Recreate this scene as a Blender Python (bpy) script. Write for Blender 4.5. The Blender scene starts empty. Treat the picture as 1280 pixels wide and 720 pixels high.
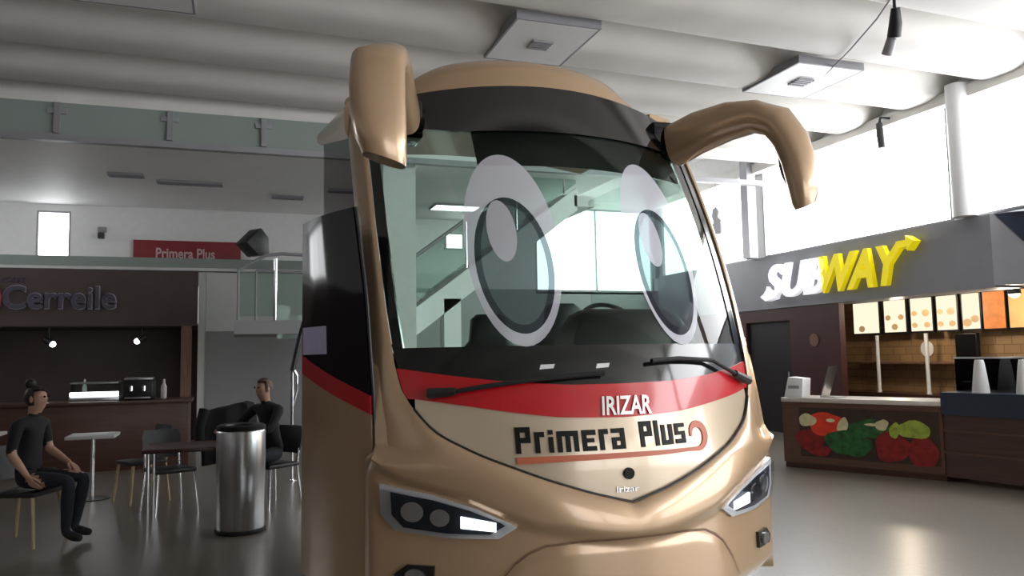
import bpy, bmesh, math, random
from mathutils import Vector, Matrix
random.seed(7)
S = bpy.context.scene
COL = S.collection
PI = math.pi

# ------------------------------------------------------------------ camera, world, exposure
cam_d = bpy.data.cameras.new('camera'); cam = bpy.data.objects.new('camera', cam_d); COL.objects.link(cam)
S.camera = cam
cam_d.sensor_width = 36.0; cam_d.lens = 36.0*1000/1280; cam_d.clip_end = 200
yaw, pit, rol = math.radians(19.3), math.atan(.085), math.radians(1.0)
fw = Vector((math.sin(yaw)*math.cos(pit), math.cos(yaw)*math.cos(pit), math.sin(pit)))
r0 = Vector((math.cos(yaw), -math.sin(yaw), 0)); u0 = r0.cross(fw)
rt = r0*math.cos(rol)-u0*math.sin(rol); up = u0*math.cos(rol)+r0*math.sin(rol)
M = Matrix((rt, up, -fw)).transposed().to_4x4(); M.translation = (0, 0, 1.6)
cam.matrix_world = M
S.view_settings.view_transform = 'Standard'; S.view_settings.look = 'None'
S.view_settings.gamma = 1.0; S.view_settings.use_curve_mapping = False
S.view_settings.exposure = 0.0
W = bpy.data.worlds.new('world'); S.world = W; W.use_nodes = True
W.node_tree.nodes['Background'].inputs[0].default_value = (.9, .95, 1, 1)
W.node_tree.nodes['Background'].inputs[1].default_value = 1.0
WIN = 9.0            # daylight glow of the window panes
WINFAR = 6.0
WINFRONT = 4.2

# ------------------------------------------------------------------ materials
def mat(name, col, rough=.5, metal=0., noise=0., nscale=8., emit=None, es=0., coat=0., spec=.5, bump=0., stretch=(1, 1, 1)):
    m = bpy.data.materials.new(name); m.use_nodes = True
    nt = m.node_tree; b = nt.nodes['Principled BSDF']
    c = (*col, 1)
    b.inputs['Base Color'].default_value = c
    b.inputs['Roughness'].default_value = rough; b.inputs['Metallic'].default_value = metal
    b.inputs['Specular IOR Level'].default_value = spec
    b.inputs['Coat Weight'].default_value = coat; b.inputs['Coat Roughness'].default_value = .06
    if emit: b.inputs['Emission Color'].default_value = (*emit, 1); b.inputs['Emission Strength'].default_value = es
    if noise or bump:
        tc = nt.nodes.new('ShaderNodeTexCoord'); mp = nt.nodes.new('ShaderNodeMapping'); n = nt.nodes.new('ShaderNodeTexNoise')
        mp.inputs['Scale'].default_value = stretch
        n.inputs['Scale'].default_value = nscale; n.inputs['Detail'].default_value = 5
        nt.links.new(tc.outputs['Object'], mp.inputs[0]); nt.links.new(mp.outputs[0], n.inputs['Vector'])
        if noise:
            r = nt.nodes.new('ShaderNodeValToRGB')
            r.color_ramp.elements[0].color = (*[x*(1-noise) for x in col], 1); r.color_ramp.elements[0].position = .3
            r.color_ramp.elements[1].color = (*[min(1, x*(1+noise)) for x in col], 1); r.color_ramp.elements[1].position = .7
            nt.links.new(n.outputs['Fac'], r.inputs[0]); nt.links.new(r.outputs[0], b.inputs['Base Color'])
        if bump:
            bp = nt.nodes.new('ShaderNodeBump'); bp.inputs['Strength'].default_value = bump; bp.inputs['Distance'].default_value = .01
            nt.links.new(n.outputs['Fac'], bp.inputs['Height']); nt.links.new(bp.outputs[0], b.inputs['Normal'])
    return m

def glass(name, tint, refl=1.5, rough=0.0, body=None, bodyfac=0.):
    m = bpy.data.materials.new(name); m.use_nodes = True; nt = m.node_tree
    nt.nodes.remove(nt.nodes['Principled BSDF']); out = nt.nodes['Material Output']
    t = nt.nodes.new('ShaderNodeBsdfTransparent'); t.inputs[0].default_value = (*tint, 1)
    g = nt.nodes.new('ShaderNodeBsdfGlossy'); g.inputs['Roughness'].default_value = rough
    f = nt.nodes.new('ShaderNodeFresnel'); f.inputs[0].default_value = refl
    x = nt.nodes.new('ShaderNodeMixShader')
    src = t
    if body:
        d = nt.nodes.new('ShaderNodeBsdfDiffuse'); d.inputs[0].default_value = (*body, 1)
        y = nt.nodes.new('ShaderNodeMixShader'); y.inputs[0].default_value = bodyfac
        nt.links.new(t.outputs[0], y.inputs[1]); nt.links.new(d.outputs[0], y.inputs[2]); src = y
    nt.links.new(f.outputs[0], x.inputs[0]); nt.links.new(src.outputs[0], x.inputs[1]); nt.links.new(g.outputs[0], x.inputs[2])
    nt.links.new(x.outputs[0], out.inputs[0])
    return m

def glow(name, col, s):
    m = bpy.data.materials.new(name); m.use_nodes = True; nt = m.node_tree
    nt.nodes.remove(nt.nodes['Principled BSDF'])
    e = nt.nodes.new('ShaderNodeEmission'); e.inputs[0].default_value = (*col, 1); e.inputs[1].default_value = s
    nt.links.new(e.outputs[0], nt.nodes['Material Output'].inputs[0]); return m

def brickmat(name, c1, c2, cm, bw, bh, axis='yz'):
    m = bpy.data.materials.new(name); m.use_nodes = True; nt = m.node_tree; b = nt.nodes['Principled BSDF']
    tc = nt.nodes.new('ShaderNodeTexCoord'); sp = nt.nodes.new('ShaderNodeSeparateXYZ'); cb = nt.nodes.new('ShaderNodeCombineXYZ')
    nt.links.new(tc.outputs['Object'], sp.inputs[0])
    nt.links.new(sp.outputs[axis[0].upper()], cb.inputs[0]); nt.links.new(sp.outputs[axis[1].upper()], cb.inputs[1])
    br = nt.nodes.new('ShaderNodeTexBrick'); br.inputs['Scale'].default_value = 1
    br.inputs['Color1'].default_value = (*c1, 1); br.inputs['Color2'].default_value = (*c2, 1); br.inputs['Mortar'].default_value = (*cm, 1)
    br.inputs['Brick Width'].default_value = bw; br.inputs['Row Height'].default_value = bh; br.inputs['Mortar Size'].default_value = .008
    nt.links.new(cb.outputs[0], br.inputs['Vector']); nt.links.new(br.outputs[0], b.inputs['Base Color'])
    b.inputs['Roughness'].default_value = .45
    return m

MT = {}
MT['white'] = mat('white_plaster', (.68, .68, .67), .6, noise=.03)
MT['ceiling_white'] = mat('white_ceiling_paint', (.84, .84, .84), .6, noise=.02)
MT['concrete'] = mat('painted_concrete', (.72, .70, .67), .6, noise=.06, nscale=1.5)
MT['grey_wall'] = mat('grey_paint', (.27, .275, .275), .6, noise=.03)
MT['bronze'] = mat('bronze_paint', (.53, .36, .22), .28, metal=.35, coat=.7, noise=.02, nscale=400)
MT['champagne'] = mat('champagne_paint', (.64, .52, .38), .30, metal=.30, coat=.7, noise=.02, nscale=400)
MT['red'] = mat('red_paint', (.55, .008, .014), .25, coat=.6, noise=.03)
MT['frit'] = mat('black_glass_band', (.008, .009, .010), .12, coat=.5, noise=.02)
MT['door_glass'] = mat('black_door_glass', (.006, .006, .008), .08, spec=.35, noise=.02)
MT['dark_plastic'] = mat('dark_plastic', (.022, .023, .024), .45, noise=.05)
MT['rubber'] = mat('black_rubber', (.012, .012, .013), .7, noise=.1)
MT['chrome'] = mat('chrome', (.85, .86, .88), .12, metal=1., noise=.02)
MT['steel'] = mat('brushed_steel', (.55, .56, .58), .28, metal=1., noise=.10, nscale=60, stretch=(1, 1, .02))
MT['letter_black'] = mat('letter_black', (.010, .009, .008), .5, spec=.2, noise=.05)
MT['letter_orange'] = mat('letter_orange', (.55, .14, .07), .45, noise=.05)
MT['wind'] = glass('tinted_windscreen', (.62, .81, .73), 1.42)
MT['side_glass'] = glass('clear_side_glass', (.82, .90, .87), 1.08)
MT['dark_glass'] = glass('dark_side_glass', (.10, .10, .12), 1.5)
MT['clear_glass'] = glass('green_edge_glass', (.82, .90, .86), 1.4, body=(.35, .42, .39), bodyfac=.25)
MT['band_glass'] = glass('green_band_glass', (.45, .52, .48), 1.4, body=(.38, .44, .41), bodyfac=.75)
MT['eye_white'] = glass('white_perforated_film', (.9, .9, .95), 1.1, body=(.80, .79, .88), bodyfac=.62)
MT['eye_iris'] = glass('grey_perforated_film', (.42, .44, .47), 1.1, body=(.10, .11, .13), bodyfac=.45)
MT['eye_rim'] = glass('dark_grey_film', (.20, .21, .24), 1.1, body=(.05, .055, .07), bodyfac=.55)
MT['lamp_glass'] = glass('headlight_lens', (.92, .94, .96), 1.45)
MT['lamp_bowl'] = mat('lamp_bowl', (.05, .06, .085), .15, metal=.5, noise=.05)
MT['silver'] = mat('silver_lamp_rim', (.72, .73, .76), .25, metal=.35, noise=.02)
MT['lamp_on'] = glow('running_light', (1, 1, 1), 2.2)
MT['pane'] = glow('daylit_pane', (.97, .985, 1.0), WIN)
MT['pane_far'] = glow('daylit_far_pane', (.97, .985, 1.0), WINFAR)
MT['pane_front'] = glow('assumed_entrance_pane', (.97, .985, 1.0), WINFRONT)
MT['frame_grey'] = mat('grey_window_frame', (.33, .33, .35), .4, metal=.3, noise=.03)
MT['fascia'] = mat('charcoal_fascia', (.27, .275, .305), .5, noise=.05, nscale=3)
MT['navy'] = mat('navy_panel', (.02, .03, .055), .3, noise=.06)
MT['sub_white'] = mat('sign_white', (.9, .9, .92), .4, emit=(.95, .95, 1), es=.62, noise=.01)
MT['sub_yellow'] = mat('sign_yellow', (.90, .75, .01), .4, emit=(.95, .78, .0), es=.40, noise=.01)
MT['maroon'] = mat('maroon_wall', (.060, .012, .012), .5, noise=.1)
MT['dark_door'] = mat('dark_door', (.012, .008, .009), .5, noise=.1)
MT['tile'] = brickmat('tan_wall_tile', (.36, .23, .11), (.30, .18, .085), (.20, .12, .06), .30, .15)
MT['wood_dark'] = mat('dark_brown_wood', (.062, .026, .018), .35, noise=.25, nscale=5, stretch=(.3, .3, 6))
MT['wood_counter'] = mat('brown_counter_wood', (.105, .05, .035), .35, noise=.2, nscale=5, stretch=(.4, .4, 6))
MT['wood_light'] = mat('light_wood', (.48, .38, .24), .45, noise=.15, nscale=10)
MT['wood_mid'] = mat('mid_wood', (.20, .11, .07), .4, noise=.2, nscale=6, stretch=(3, 3, .4))
MT['stone'] = mat('pale_stone', (.55, .50, .45), .3, noise=.08)
MT['black_metal'] = mat('black_metal', (.015, .015, .017), .4, metal=.4, noise=.05)
MT['board'] = glow('menu_board_light', (1.0, .88, .66), 1.1)
MT['board_pic'] = mat('menu_picture', (.42, .26, .12), .5, emit=(.6, .4, .2), es=.45, noise=.2)
MT['board_orange'] = mat('orange_menu', (.62, .20, .04), .5, emit=(.75, .22, .05), es=.35, noise=.25, nscale=6)
MT['board_tan'] = mat('tan_menu', (.65, .38, .15), .5, emit=(.75, .42, .15), es=.4, noise=.1, nscale=5)
MT['warm_glow'] = glow('warm_lamp', (1, .88, .7), 12)
MT['cool_glow'] = glow('cool_lamp', (.95, .97, 1), 5)
MT['brown_sign'] = mat('brown_sign_board', (.075, .050, .047), .5, noise=.08, nscale=2)
MT['purple_metal'] = mat('purple_grey_letter', (.10, .085, .125), .35, metal=.3, noise=.05)
MT['pale_rim'] = mat('pale_letter_edge', (.42, .38, .45), .35, noise=.05)
MT['banner_red'] = mat('banner_red', (.22, .02, .025), .5, noise=.06)
MT['banner_text'] = mat('banner_text', (.55, .38, .38), .5, noise=.05)
MT['black_cloth'] = mat('black_cloth', (.010, .010, .013), .9, noise=.2, nscale=30)
MT['jeans'] = mat('dark_trousers', (.014, .016, .024), .9, noise=.2, nscale=30)
MT['skin'] = mat('skin', (.42, .24, .17), .5, noise=.06)
MT['hair'] = mat('dark_hair', (.015, .010, .008), .6, noise=.3, nscale=40)
MT['hair_brown'] = mat('brown_hair', (.09, .045, .03), .6, noise=.3, nscale=40)
MT['seat_black'] = mat('black_vinyl', (.012, .012, .014), .5, noise=.1)
MT['table_white'] = mat('white_laminate', (.50, .50, .48), .35, noise=.03)
MT['lilac_patch'] = mat('lilac_patch', (.52, .46, .72), .6, noise=.05, nscale=20)
MT['white_paint'] = mat('white_panel', (.78, .79, .80), .4, noise=.02)
MT['vent_grey'] = mat('vent_grey', (.25, .25, .27), .5, noise=.05)
MT['tomato'] = mat('print_tomato', (.75, .05, .02), .4, noise=.15, nscale=9)
MT['pepper_red'] = mat('print_red_pepper', (.22, .012, .012), .4, noise=.3, nscale=14)
MT['pepper_green'] = mat('print_green_pepper', (.02, .10, .025), .4, noise=.5, nscale=14)
MT['lime'] = mat('print_lime', (.30, .38, .05), .4, noise=.3, nscale=12)
MT['garlic'] = mat('print_pale', (.62, .55, .33), .4, noise=.15, nscale=12)
MT['print_dark'] = mat('print_backdrop', (.04, .022, .016), .4, noise=.2)

# floor: polished terrazzo tiles
fm = bpy.data.materials.new('polished_floor'); fm.use_nodes = True
nt = fm.node_tree; b = nt.nodes['Principled BSDF']; tc = nt.nodes.new('ShaderNodeTexCoord')
br = nt.nodes.new('ShaderNodeTexBrick'); br.offset = 0; br.inputs['Scale'].default_value = 1
br.inputs['Brick Width'].default_value = 1.2; br.inputs['Row Height'].default_value = 1.2; br.inputs['Mortar Size'].default_value = .006
br.inputs['Color1'].default_value = (.165, .145, .12, 1); br.inputs['Color2'].default_value = (.157, .138, .114, 1); br.inputs['Mortar'].default_value = (.13, .114, .095, 1)
ns = nt.nodes.new('ShaderNodeTexNoise'); ns.inputs['Scale'].default_value = 45; ns.inputs['Detail'].default_value = 4
mx = nt.nodes.new('ShaderNodeMixRGB'); mx.blend_type = 'OVERLAY'; mx.inputs[0].default_value = .35
nt.links.new(tc.outputs['Object'], br.inputs['Vector']); nt.links.new(tc.outputs['Object'], ns.inputs['Vector'])
nt.links.new(br.outputs[0], mx.inputs[1]); nt.links.new(ns.outputs['Fac'], mx.inputs[2]); nt.links.new(mx.outputs[0], b.inputs['Base Color'])
b.inputs['Roughness'].default_value = .28; b.inputs['Specular IOR Level'].default_value = .75
MT['floor'] = fm

# ------------------------------------------------------------------ mesh helpers
def NB(): return bmesh.new()
def add_box(bm, x0, x1, y0, y1, z0, z1, mi=0):
    v = [bm.verts.new(p) for p in ((x0, y0, z0), (x1, y0, z0), (x1, y1, z0), (x0, y1, z0), (x0, y0, z1), (x1, y0, z1), (x1, y1, z1), (x0, y1, z1))]
    for f in ((3, 2, 1, 0), (4, 5, 6, 7), (0, 1, 5, 4), (1, 2, 6, 5), (2, 3, 7, 6), (3, 0, 4, 7)):
        bm.faces.new([v[i] for i in f]).material_index = mi
    return bm
def bx(*a): return add_box(NB(), *a)
def bevel(bm, w, seg=2):
    bmesh.ops.bevel(bm, geom=list(bm.edges), offset=w, segments=seg, affect='EDGES', profile=.5); return bm
def rbox(x0, x1, y0, y1, z0, z1, w=.01, seg=2): return bevel(bx(x0, x1, y0, y1, z0, z1), w, seg)
def add_obox(bm, p0, p1, d0, d1, z0, z1, mi=0):
    """box along the plan segment p0-p1, from d0 to d1 to the left-hand normal"""
    p0 = Vector(p0); p1 = Vector(p1); t = (p1-p0).normalized(); n = Vector((-t.y, t.x))
    q = [p0+n*d0, p1+n*d0, p1+n*d1, p0+n*d1]
    v = [bm.verts.new((a.x, a.y, z)) for z in (z0, z1) for a in q]
    for f in ((3, 2, 1, 0), (4, 5, 6, 7), (0, 1, 5, 4), (1, 2, 6, 5), (2, 3, 7, 6), (3, 0, 4, 7)):
        bm.faces.new([v[i] for i in f]).material_index = mi
    return bm
def add_tube(bm, pts, rad, n=10, cap=True):
    pts = [Vector(p) for p in pts]; rings = []
    rads = rad if isinstance(rad, (list, tuple)) else [rad]*len(pts)
    prev = None
    for i, p in enumerate(pts):
        t = (pts[min(i+1, len(pts)-1)]-pts[max(i-1, 0)]).normalized()
        a = prev if prev else (Vector((0, 0, 1)) if abs(t.z) < .9 else Vector((1, 0, 0)))
        a = (a-t*a.dot(t)).normalized(); prev = a; c = t.cross(a)
        rings.append([bm.verts.new(p+(a*math.cos(2*PI*k/n)+c*math.sin(2*PI*k/n))*rads[i]) for k in range(n)])
    for A, B in zip(rings, rings[1:]):
        for k in range(n): bm.faces.new((A[k], A[(k+1) % n], B[(k+1) % n], B[k]))
    if cap: bm.faces.new(rings[0][::-1]); bm.faces.new(rings[-1])
    return bm
def add_lathe(bm, prof, cx=0, cy=0, n=32, mi=0):
    rings = []
    for r, z in prof: rings.append([bm.verts.new((cx+r*math.cos(2*PI*k/n), cy+r*math.sin(2*PI*k/n), z)) for k in range(n)])
    for A, B in zip(rings, rings[1:]):
        for k in range(n): bm.faces.new((A[k], A[(k+1) % n], B[(k+1) % n], B[k])).material_index = mi
    bm.faces.new(rings[0][::-1]); bm.faces.new(rings[-1]); return bm
def loft(bm, rings):
    R = [[bm.verts.new(p) for p in r] for r in rings]; n = len(R[0])
    for A, B in zip(R, R[1:]):
        for k in range(n): bm.faces.new((A[k], A[(k+1) % n], B[(k+1) % n], B[k]))
    bm.faces.new(R[0][::-1]); bm.faces.new(R[-1]); return bm

ROOTLOC = {}
def finish(name, bm, m, smooth=True):
    bmesh.ops.recalc_face_normals(bm, faces=bm.faces)
    me = bpy.data.meshes.new(name); bm.to_mesh(me); bm.free()
    for x in (m if isinstance(m, (list, tuple)) else [m]): me.materials.append(MT[x])
    if smooth:
        me.shade_smooth()
        me.set_sharp_from_angle(angle=math.radians(38))
    o = bpy.data.objects.new(name, me); COL.objects.link(o); return o
def part(name, bm, m, parent, world=False, smooth=True, label=None):
    """one mesh part under its thing; world=True when the shape was laid out in room coordinates"""
    if world:
        off = ROOTLOC[parent.name]
        for v in bm.verts: v.co -= off
    o = finish(name, bm, m, smooth); o.parent = parent
    ROOTLOC[o.name] = ROOTLOC.get(parent.name, Vector((0, 0, 0)))
    if label: o['label'] = label
    return o
def thing(name, label, cat, loc=(0, 0, 0), rotz=0, group=None):
    o = bpy.data.objects.new(name, None); COL.objects.link(o); o.empty_display_size = .2
    o.location = loc; o.rotation_euler = (0, 0, rotz); o['label'] = label; o['category'] = cat
    if group: o['group'] = group
    ROOTLOC[o.name] = Vector(loc); return o
def single(name, bm, m, label, cat, group=None, smooth=True):
    """a thing that is one mesh, laid out in room coordinates"""
    xs = [v.co.x for v in bm.verts]; ys = [v.co.y for v in bm.verts]; zs = [v.co.z for v in bm.verts]
    c = Vector(((min(xs)+max(xs))/2, (min(ys)+max(ys))/2, min(zs)))
    for v in bm.verts: v.co -= c
    o = finish(name, bm, m, smooth); o.location = c; o['label'] = label; o['category'] = cat
    if group: o['group'] = group
    ROOTLOC[o.name] = c; return o
def struct(name, bm, m, parent=None, smooth=False):
    o = finish(name, bm, m, smooth)
    if parent: o.parent = parent
    else: o['kind'] = 'structure'
    ROOTLOC[o.name] = Vector((0, 0, 0)); return o
def dup(root, loc, rotz, label, group=None):
    r = root.copy(); COL.objects.link(r); r.location = loc; r.rotation_euler = (0, 0, rotz); r['label'] = label
    if group: r['group'] = group
    for ch in list(root.children):
        c = ch.copy(); COL.objects.link(c); c.parent = r
        for g in list(ch.children):
            d = g.copy(); COL.objects.link(d); d.parent = c
    return r
def text_bm(body, bold=0., extrude=0., shear=0., spacing=1.):
    cu = bpy.data.curves.new('lettering', 'FONT'); cu.body = body; cu.size = 1; cu.offset = bold; cu.extrude = extrude; cu.shear = shear
    cu.space_character = spacing; cu.resolution_u = 4
    o = bpy.data.objects.new('lettering', cu); COL.objects.link(o)
    dg = bpy.context.evaluated_depsgraph_get(); me = bpy.data.meshes.new_from_object(o.evaluated_get(dg))
    bm = NB(); bm.from_mesh(me); bpy.data.objects.remove(o); bpy.data.meshes.remove(me); bpy.data.curves.remove(cu)
    return bm
def fit(bm, w, h):
    """scale lettering in its own plane to w x h, origin at its lower left corner"""
    xs = [v.co.x for v in bm.verts]; ys = [v.co.y for v in bm.verts]
    x0, x1, y0, y1 = min(xs), max(xs), min(ys), max(ys)
    for v in bm.verts: v.co.x = (v.co.x-x0)/(x1-x0)*w; v.co.y = (v.co.y-y0)/(y1-y0)*h
    return bm
def to_right_wall(bm, u, v0, z0, d=1.):
    for v in bm.verts: v.co = Vector((u-v.co.z*d, v0-v.co.x, z0+v.co.y))
    return bm
def to_back_wall(bm, u0, v, z0, d=1.):
    for q in bm.verts: q.co = Vector((u0+q.co.x, v-q.co.z*d, z0+q.co.y))
    return bm

# ------------------------------------------------------------------ the hall: axes x across, y deep, z up
XL, XR, YN, YF, ZC = -9.0, 10.35, -9.0, 18.1, 6.1
struct('floor', bx(XL-.2, 14, YN-.2, YF+4, -.1, 0), 'floor')

# ribbed ceiling: rounded precast beams side by side (their lines run slightly askew to the hall)
bm = NB(); pitch, half = 1.46, .73
prof = []
half = .66
c0 = 7.60
k0, k1 = -12, 3
NS = 18
for k in range(k0, k1+1):
    c = c0+pitch*k
    for i in range(NS+1):
        x = -1+2*i/NS
        z = 5.40+.66*(1-math.sqrt(max(0, 1-abs(x)**3.2)))
        prof.append((c+x*half, z))
rows = []
for (y, z) in prof:
    rows.append([bm.verts.new((x, y+.045*(x-1), z)) for x in (XL, -3, 3, XR+.1)])
for A, B in zip(rows, rows[1:]):
    for i in range(3): bm.faces.new((A[i], A[i+1], B[i+1], B[i]))
ce = struct('ceiling', bm, 'concrete', smooth=True)
bm = bx(XL, 14, YN-.2, YF+4, ZC, ZC+.15); struct('ceiling_slab', bm, 'white')
# lower flat ceiling over the back of the hall and the green glass band hung in front of it
yb = 12.55
bm = bx(XL, 6.6, yb+.12, YF, 4.82, 4.98); struct('ceiling_back', bm, 'ceiling_white')
bm = bx(XL, XR, yb+.05, yb+.25, 5.25, 5.95); struct('trim_1', bm, 'concrete')
bm = bx(XL, XR, yb-.02, yb+.1, 4.74, 4.83); struct('trim_2', bm, 'frame_grey')
gb = thing('glass_band', 'green glass band hung under the last ceiling beam above the cafe', 'glass panel', (0, yb, 4.82))
part('pane', bx(XL+9-9, 1.9, -.01, .01, 0, .47), 'band_glass', gb)
for x in (-2.37, -.9, .42):
    b_ = NB(); add_box(b_, x-.04, x+.04, -.06, -.012, .02, .46); add_box(b_, x-.12, x+.12, -.05, -.013, .30, .37)
    part('bracket', b_, 'frame_grey', gb)

# lit panels added under the low ceiling to brighten the back of the hall
for i, (x, y) in enumerate(((4.6, 16.4), (-4.6, 14.6))):
    t = thing('added_light_panel', ('added lit panel brightening the back of the hall beyond the staircase', 'added lit panel in the low ceiling at the far left over the cafe')[i], 'fill light', (x, y, 4.77), 0, 'added lit panels in the back ceiling')
    f_ = NB()
    for q in ((-.62, .62, -.32, -.3), (-.62, .62, .3, .32), (-.62, -.6, -.3, .3), (.6, .62, -.3, .3)): add_box(f_, *q, 0, .05)
    part('frame', f_, 'frame_grey', t, smooth=False); part('diffuser', bx(-.6, .6, -.3, .3, .015, .045), 'cool_glow', t, smooth=False)
# walls
bm = NB()
add_box(bm, XL, -4.2+.0, YF, YF+.2, 3.2, 5.0); struct('wall_back_left', bm, 'white')
bm = NB()
add_box(bm, -3.12, 6.4, YF, YF+.2, 3.2, 5.0); add_box(bm, -4.2, -3.73, YF, YF+.2, 3.2, 5.0)
add_box(bm, -3.73, -3.12, YF, YF+.2, 4.68, 5.0); add_box(bm, -3.73, -3.12, YF, YF+.2, 3.2, 3.73)
struct('wall_back', bm, 'white')
bm = NB(); add_box(bm, -.45, XR, YF, YF+.2, 0, 3.2); struct('wall_back_lower', bm, 'grey_wall')
bm = NB(); add_box(bm, XL-.2, XL, YN, YF+4, 0, 3.5); add_box(bm, XL-.2, XL, YN, YF+4, 4.75, ZC); add_box(bm, XL-.2, XL, YN, 12.8, 3.5, 4.75); add_box(bm, XL-.2, XL, 17.6, YF+4, 3.5, 4.75)
struct('wall_left', bm, 'white'); struct('wall_left_lower', bx(XL, XL+.02, YN, YF, 0, 3.4), 'brown_sign')

def window(n, axis, at, a0, a1, z0, z1, pane, bars=(), fw_=.06, deep=.10):
    """daylit window; axis 'x' lies in the plane x = at and spans y, axis 'y' lies in y = at and spans x"""
    def q(bm, p0, p1, d0, d1, h0, h1):
        if axis == 'x': add_box(bm, at+d0, at+d1, p0, p1, h0, h1)
        else: add_box(bm, p0, p1, at+d0, at+d1, h0, h1)
    bm = NB()
    q(bm, a0, a1, -.02, deep, z0, z0+fw_); q(bm, a0, a1, -.02, deep, z1-fw_, z1)
    q(bm, a0, a0+fw_, -.02, deep, z0+fw_, z1-fw_); q(bm, a1-fw_, a1, -.02, deep, z0+fw_, z1-fw_)
    for c in bars: q(bm, c-.02, c+.02, 0, deep, z0+fw_, z1-fw_)
    w = struct('window_%d' % n, bm, 'frame_grey')
    b2 = NB(); q(b2, a0+.01, a1-.01, deep*.6, deep*.75, z0+.01, z1-.01)
    part('window_pane', b2, pane, w, smooth=False); return w
window(1, 'y', YF+.02, -3.73, -3.12, 3.73, 4.68, 'pane_far', fw_=.035)
window(20, 'x', XL-.1, 12.8, 17.6, 3.5, 4.75, 'pane_far', bars=(14.4, 16.0))  # out of view, added high on the left wall to light the back corner
window(21, 'y', YF-.06, 4.68, 5.12, 4.12, 4.50, 'pane_far', fw_=.025, deep=.05)
# right-hand clerestory of the hall, each bay a window
ZS, ZT = 3.53, 5.33
bays = [(14.05, 17.9), (9.15, 13.72), (4.4, 8.85), (-.2, 4.1), (-4.6, -.5), (-8.8, -4.9)]
for i, (a, c) in enumerate(bays):
    window(2+i, 'x', XR, a, c, ZS, ZT, 'pane', fw_=.035)
# assumed glazed entrance further along this wall, unseen, added to brighten floor and coach
window(8, 'x', XR, -7.0, 2.2, .2, 3.0, 'pane_far', bars=(-4.7, -2.4, -.1), fw_=.06)
# tall daylit windows at the back right corner
window(9, 'y', YF+.02, 6.95, 10.2, 3.1, 5.25, 'pane_far', bars=(8.6,), fw_=.05)
bm = NB(); add_box(bm, 6.4, 6.95, YF, YF+.2, 3.2, ZC); add_box(bm, 6.95, XR, YF, YF+.2, 5.25, ZC)
struct('wall_back_right', bm, 'white')
bm = NB(); add_box(bm, XR, XR+.25, YN, YF+.2, ZT, ZC)
for a, c in ((17.9, 18.3), (13.72, 14.05), (8.85, 9.15), (4.1, 4.4), (-.5, -.2), (-4.9, -4.6), (-9, -8.8)): add_box(bm, XR, XR+.25, a, c, ZS, ZT)
add_box(bm, XR, XR+.25, YN, -7.0, 0, ZS); add_box(bm, XR, XR+.25, 2.2, 3.0, 0, ZS); add_box(bm, XR, XR+.25, -7.0, 2.2, 3.0, ZS); add_box(bm, XR, XR+.25, -7.0, 2.2, 0, .2)
struct('wall_right', bm, 'white')
bm = NB(); add_box(bm, XR-.22, XR-.01, YN, YF, 5.28, 5.46); struct('trim_3', bm, 'concrete')
bm = NB(); add_lathe(bm, [(.17, 3.52), (.17, 5.5)], 10.14, 8.76, 24); struct('trim_4', bm, 'white_paint', smooth=True)
bm = NB(); add_box(bm, 10.0, 10.2, 13.76, 14.0, 3.52, 5.6); struct('trim_5', bm, 'frame_grey')
# front of the hall, behind the photographer: wall with assumed entrance windows, added to light the coach front
bm = NB(); add_box(bm, XL, XR, YN-.2, YN, 0, .3); add_box(bm, XL, XR, YN-.2, YN, 4.6, ZC)
xs = [XL, -5.5, -2, 1.5, 5, 8.5, XR]
for x in xs: add_box(bm, x-.15, x+.15, YN-.2, YN, .3, 4.6)
add_box(bm, XL, 1.5, YN-.2, YN, .3, 4.6)
struct('wall_front', bm, 'brown_sign')
for i in range(3, 6):
    window(10+i, 'y', YN-.12, xs[i]+.15, xs[i+1]-.15, .3, 4.6, 'pane_front', fw_=.05)

# ------------------------------------------------------------------ the coach
UC, V0, BB, HW = 2.0107, 3.8717, .5595, 1.275
def F(s, z):
    dz = max(z-1.04, 0); return V0+BB*(s/HW)**2+.197*dz+.102*dz*dz
def on_front(s, z, off=0.):
    # outward offset along the plan normal
    k = 2*BB*s/HW/HW; n = math.hypot(1, k)
    return Vector((UC+s+off*k/n, F(s, z)-off/n, z))
coach = thing('coach_bus', 'bronze coach front with large cartoon eyes on its windscreen and red band', 'bus', (UC, 5.5, 0))
def interp(pts, x):
    pts = sorted(pts)
    if x <= pts[0][0]: return pts[0][1]
    for (a, p), (b_, q) in zip(pts, pts[1:]):
        if x <= b_: return p+(q-p)*(x-a)/(b_-a)
    return pts[-1][1]
def smooth_interp(pts, x):
    # gentle averaging of the polyline
    return sum(interp(pts, x+d)*w for d, w in ((-.06, 1), (-.03, 2), (0, 3), (.03, 2), (.06, 1)))/9
def fpatch(poly, off=.0, thick=.03, ds=.07, dz=.09, bm2=None, mi=0, inward=None):
    """polygon in (s, z) laid on the curved front, with a rim going inward"""
    bm = NB()
    vs = [bm.verts.new((p[0], p[1], 0)) for p in poly]
    f = bm.faces.new(vs)
    slice_map(bm, off, thick, ds, dz); return bm
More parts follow.
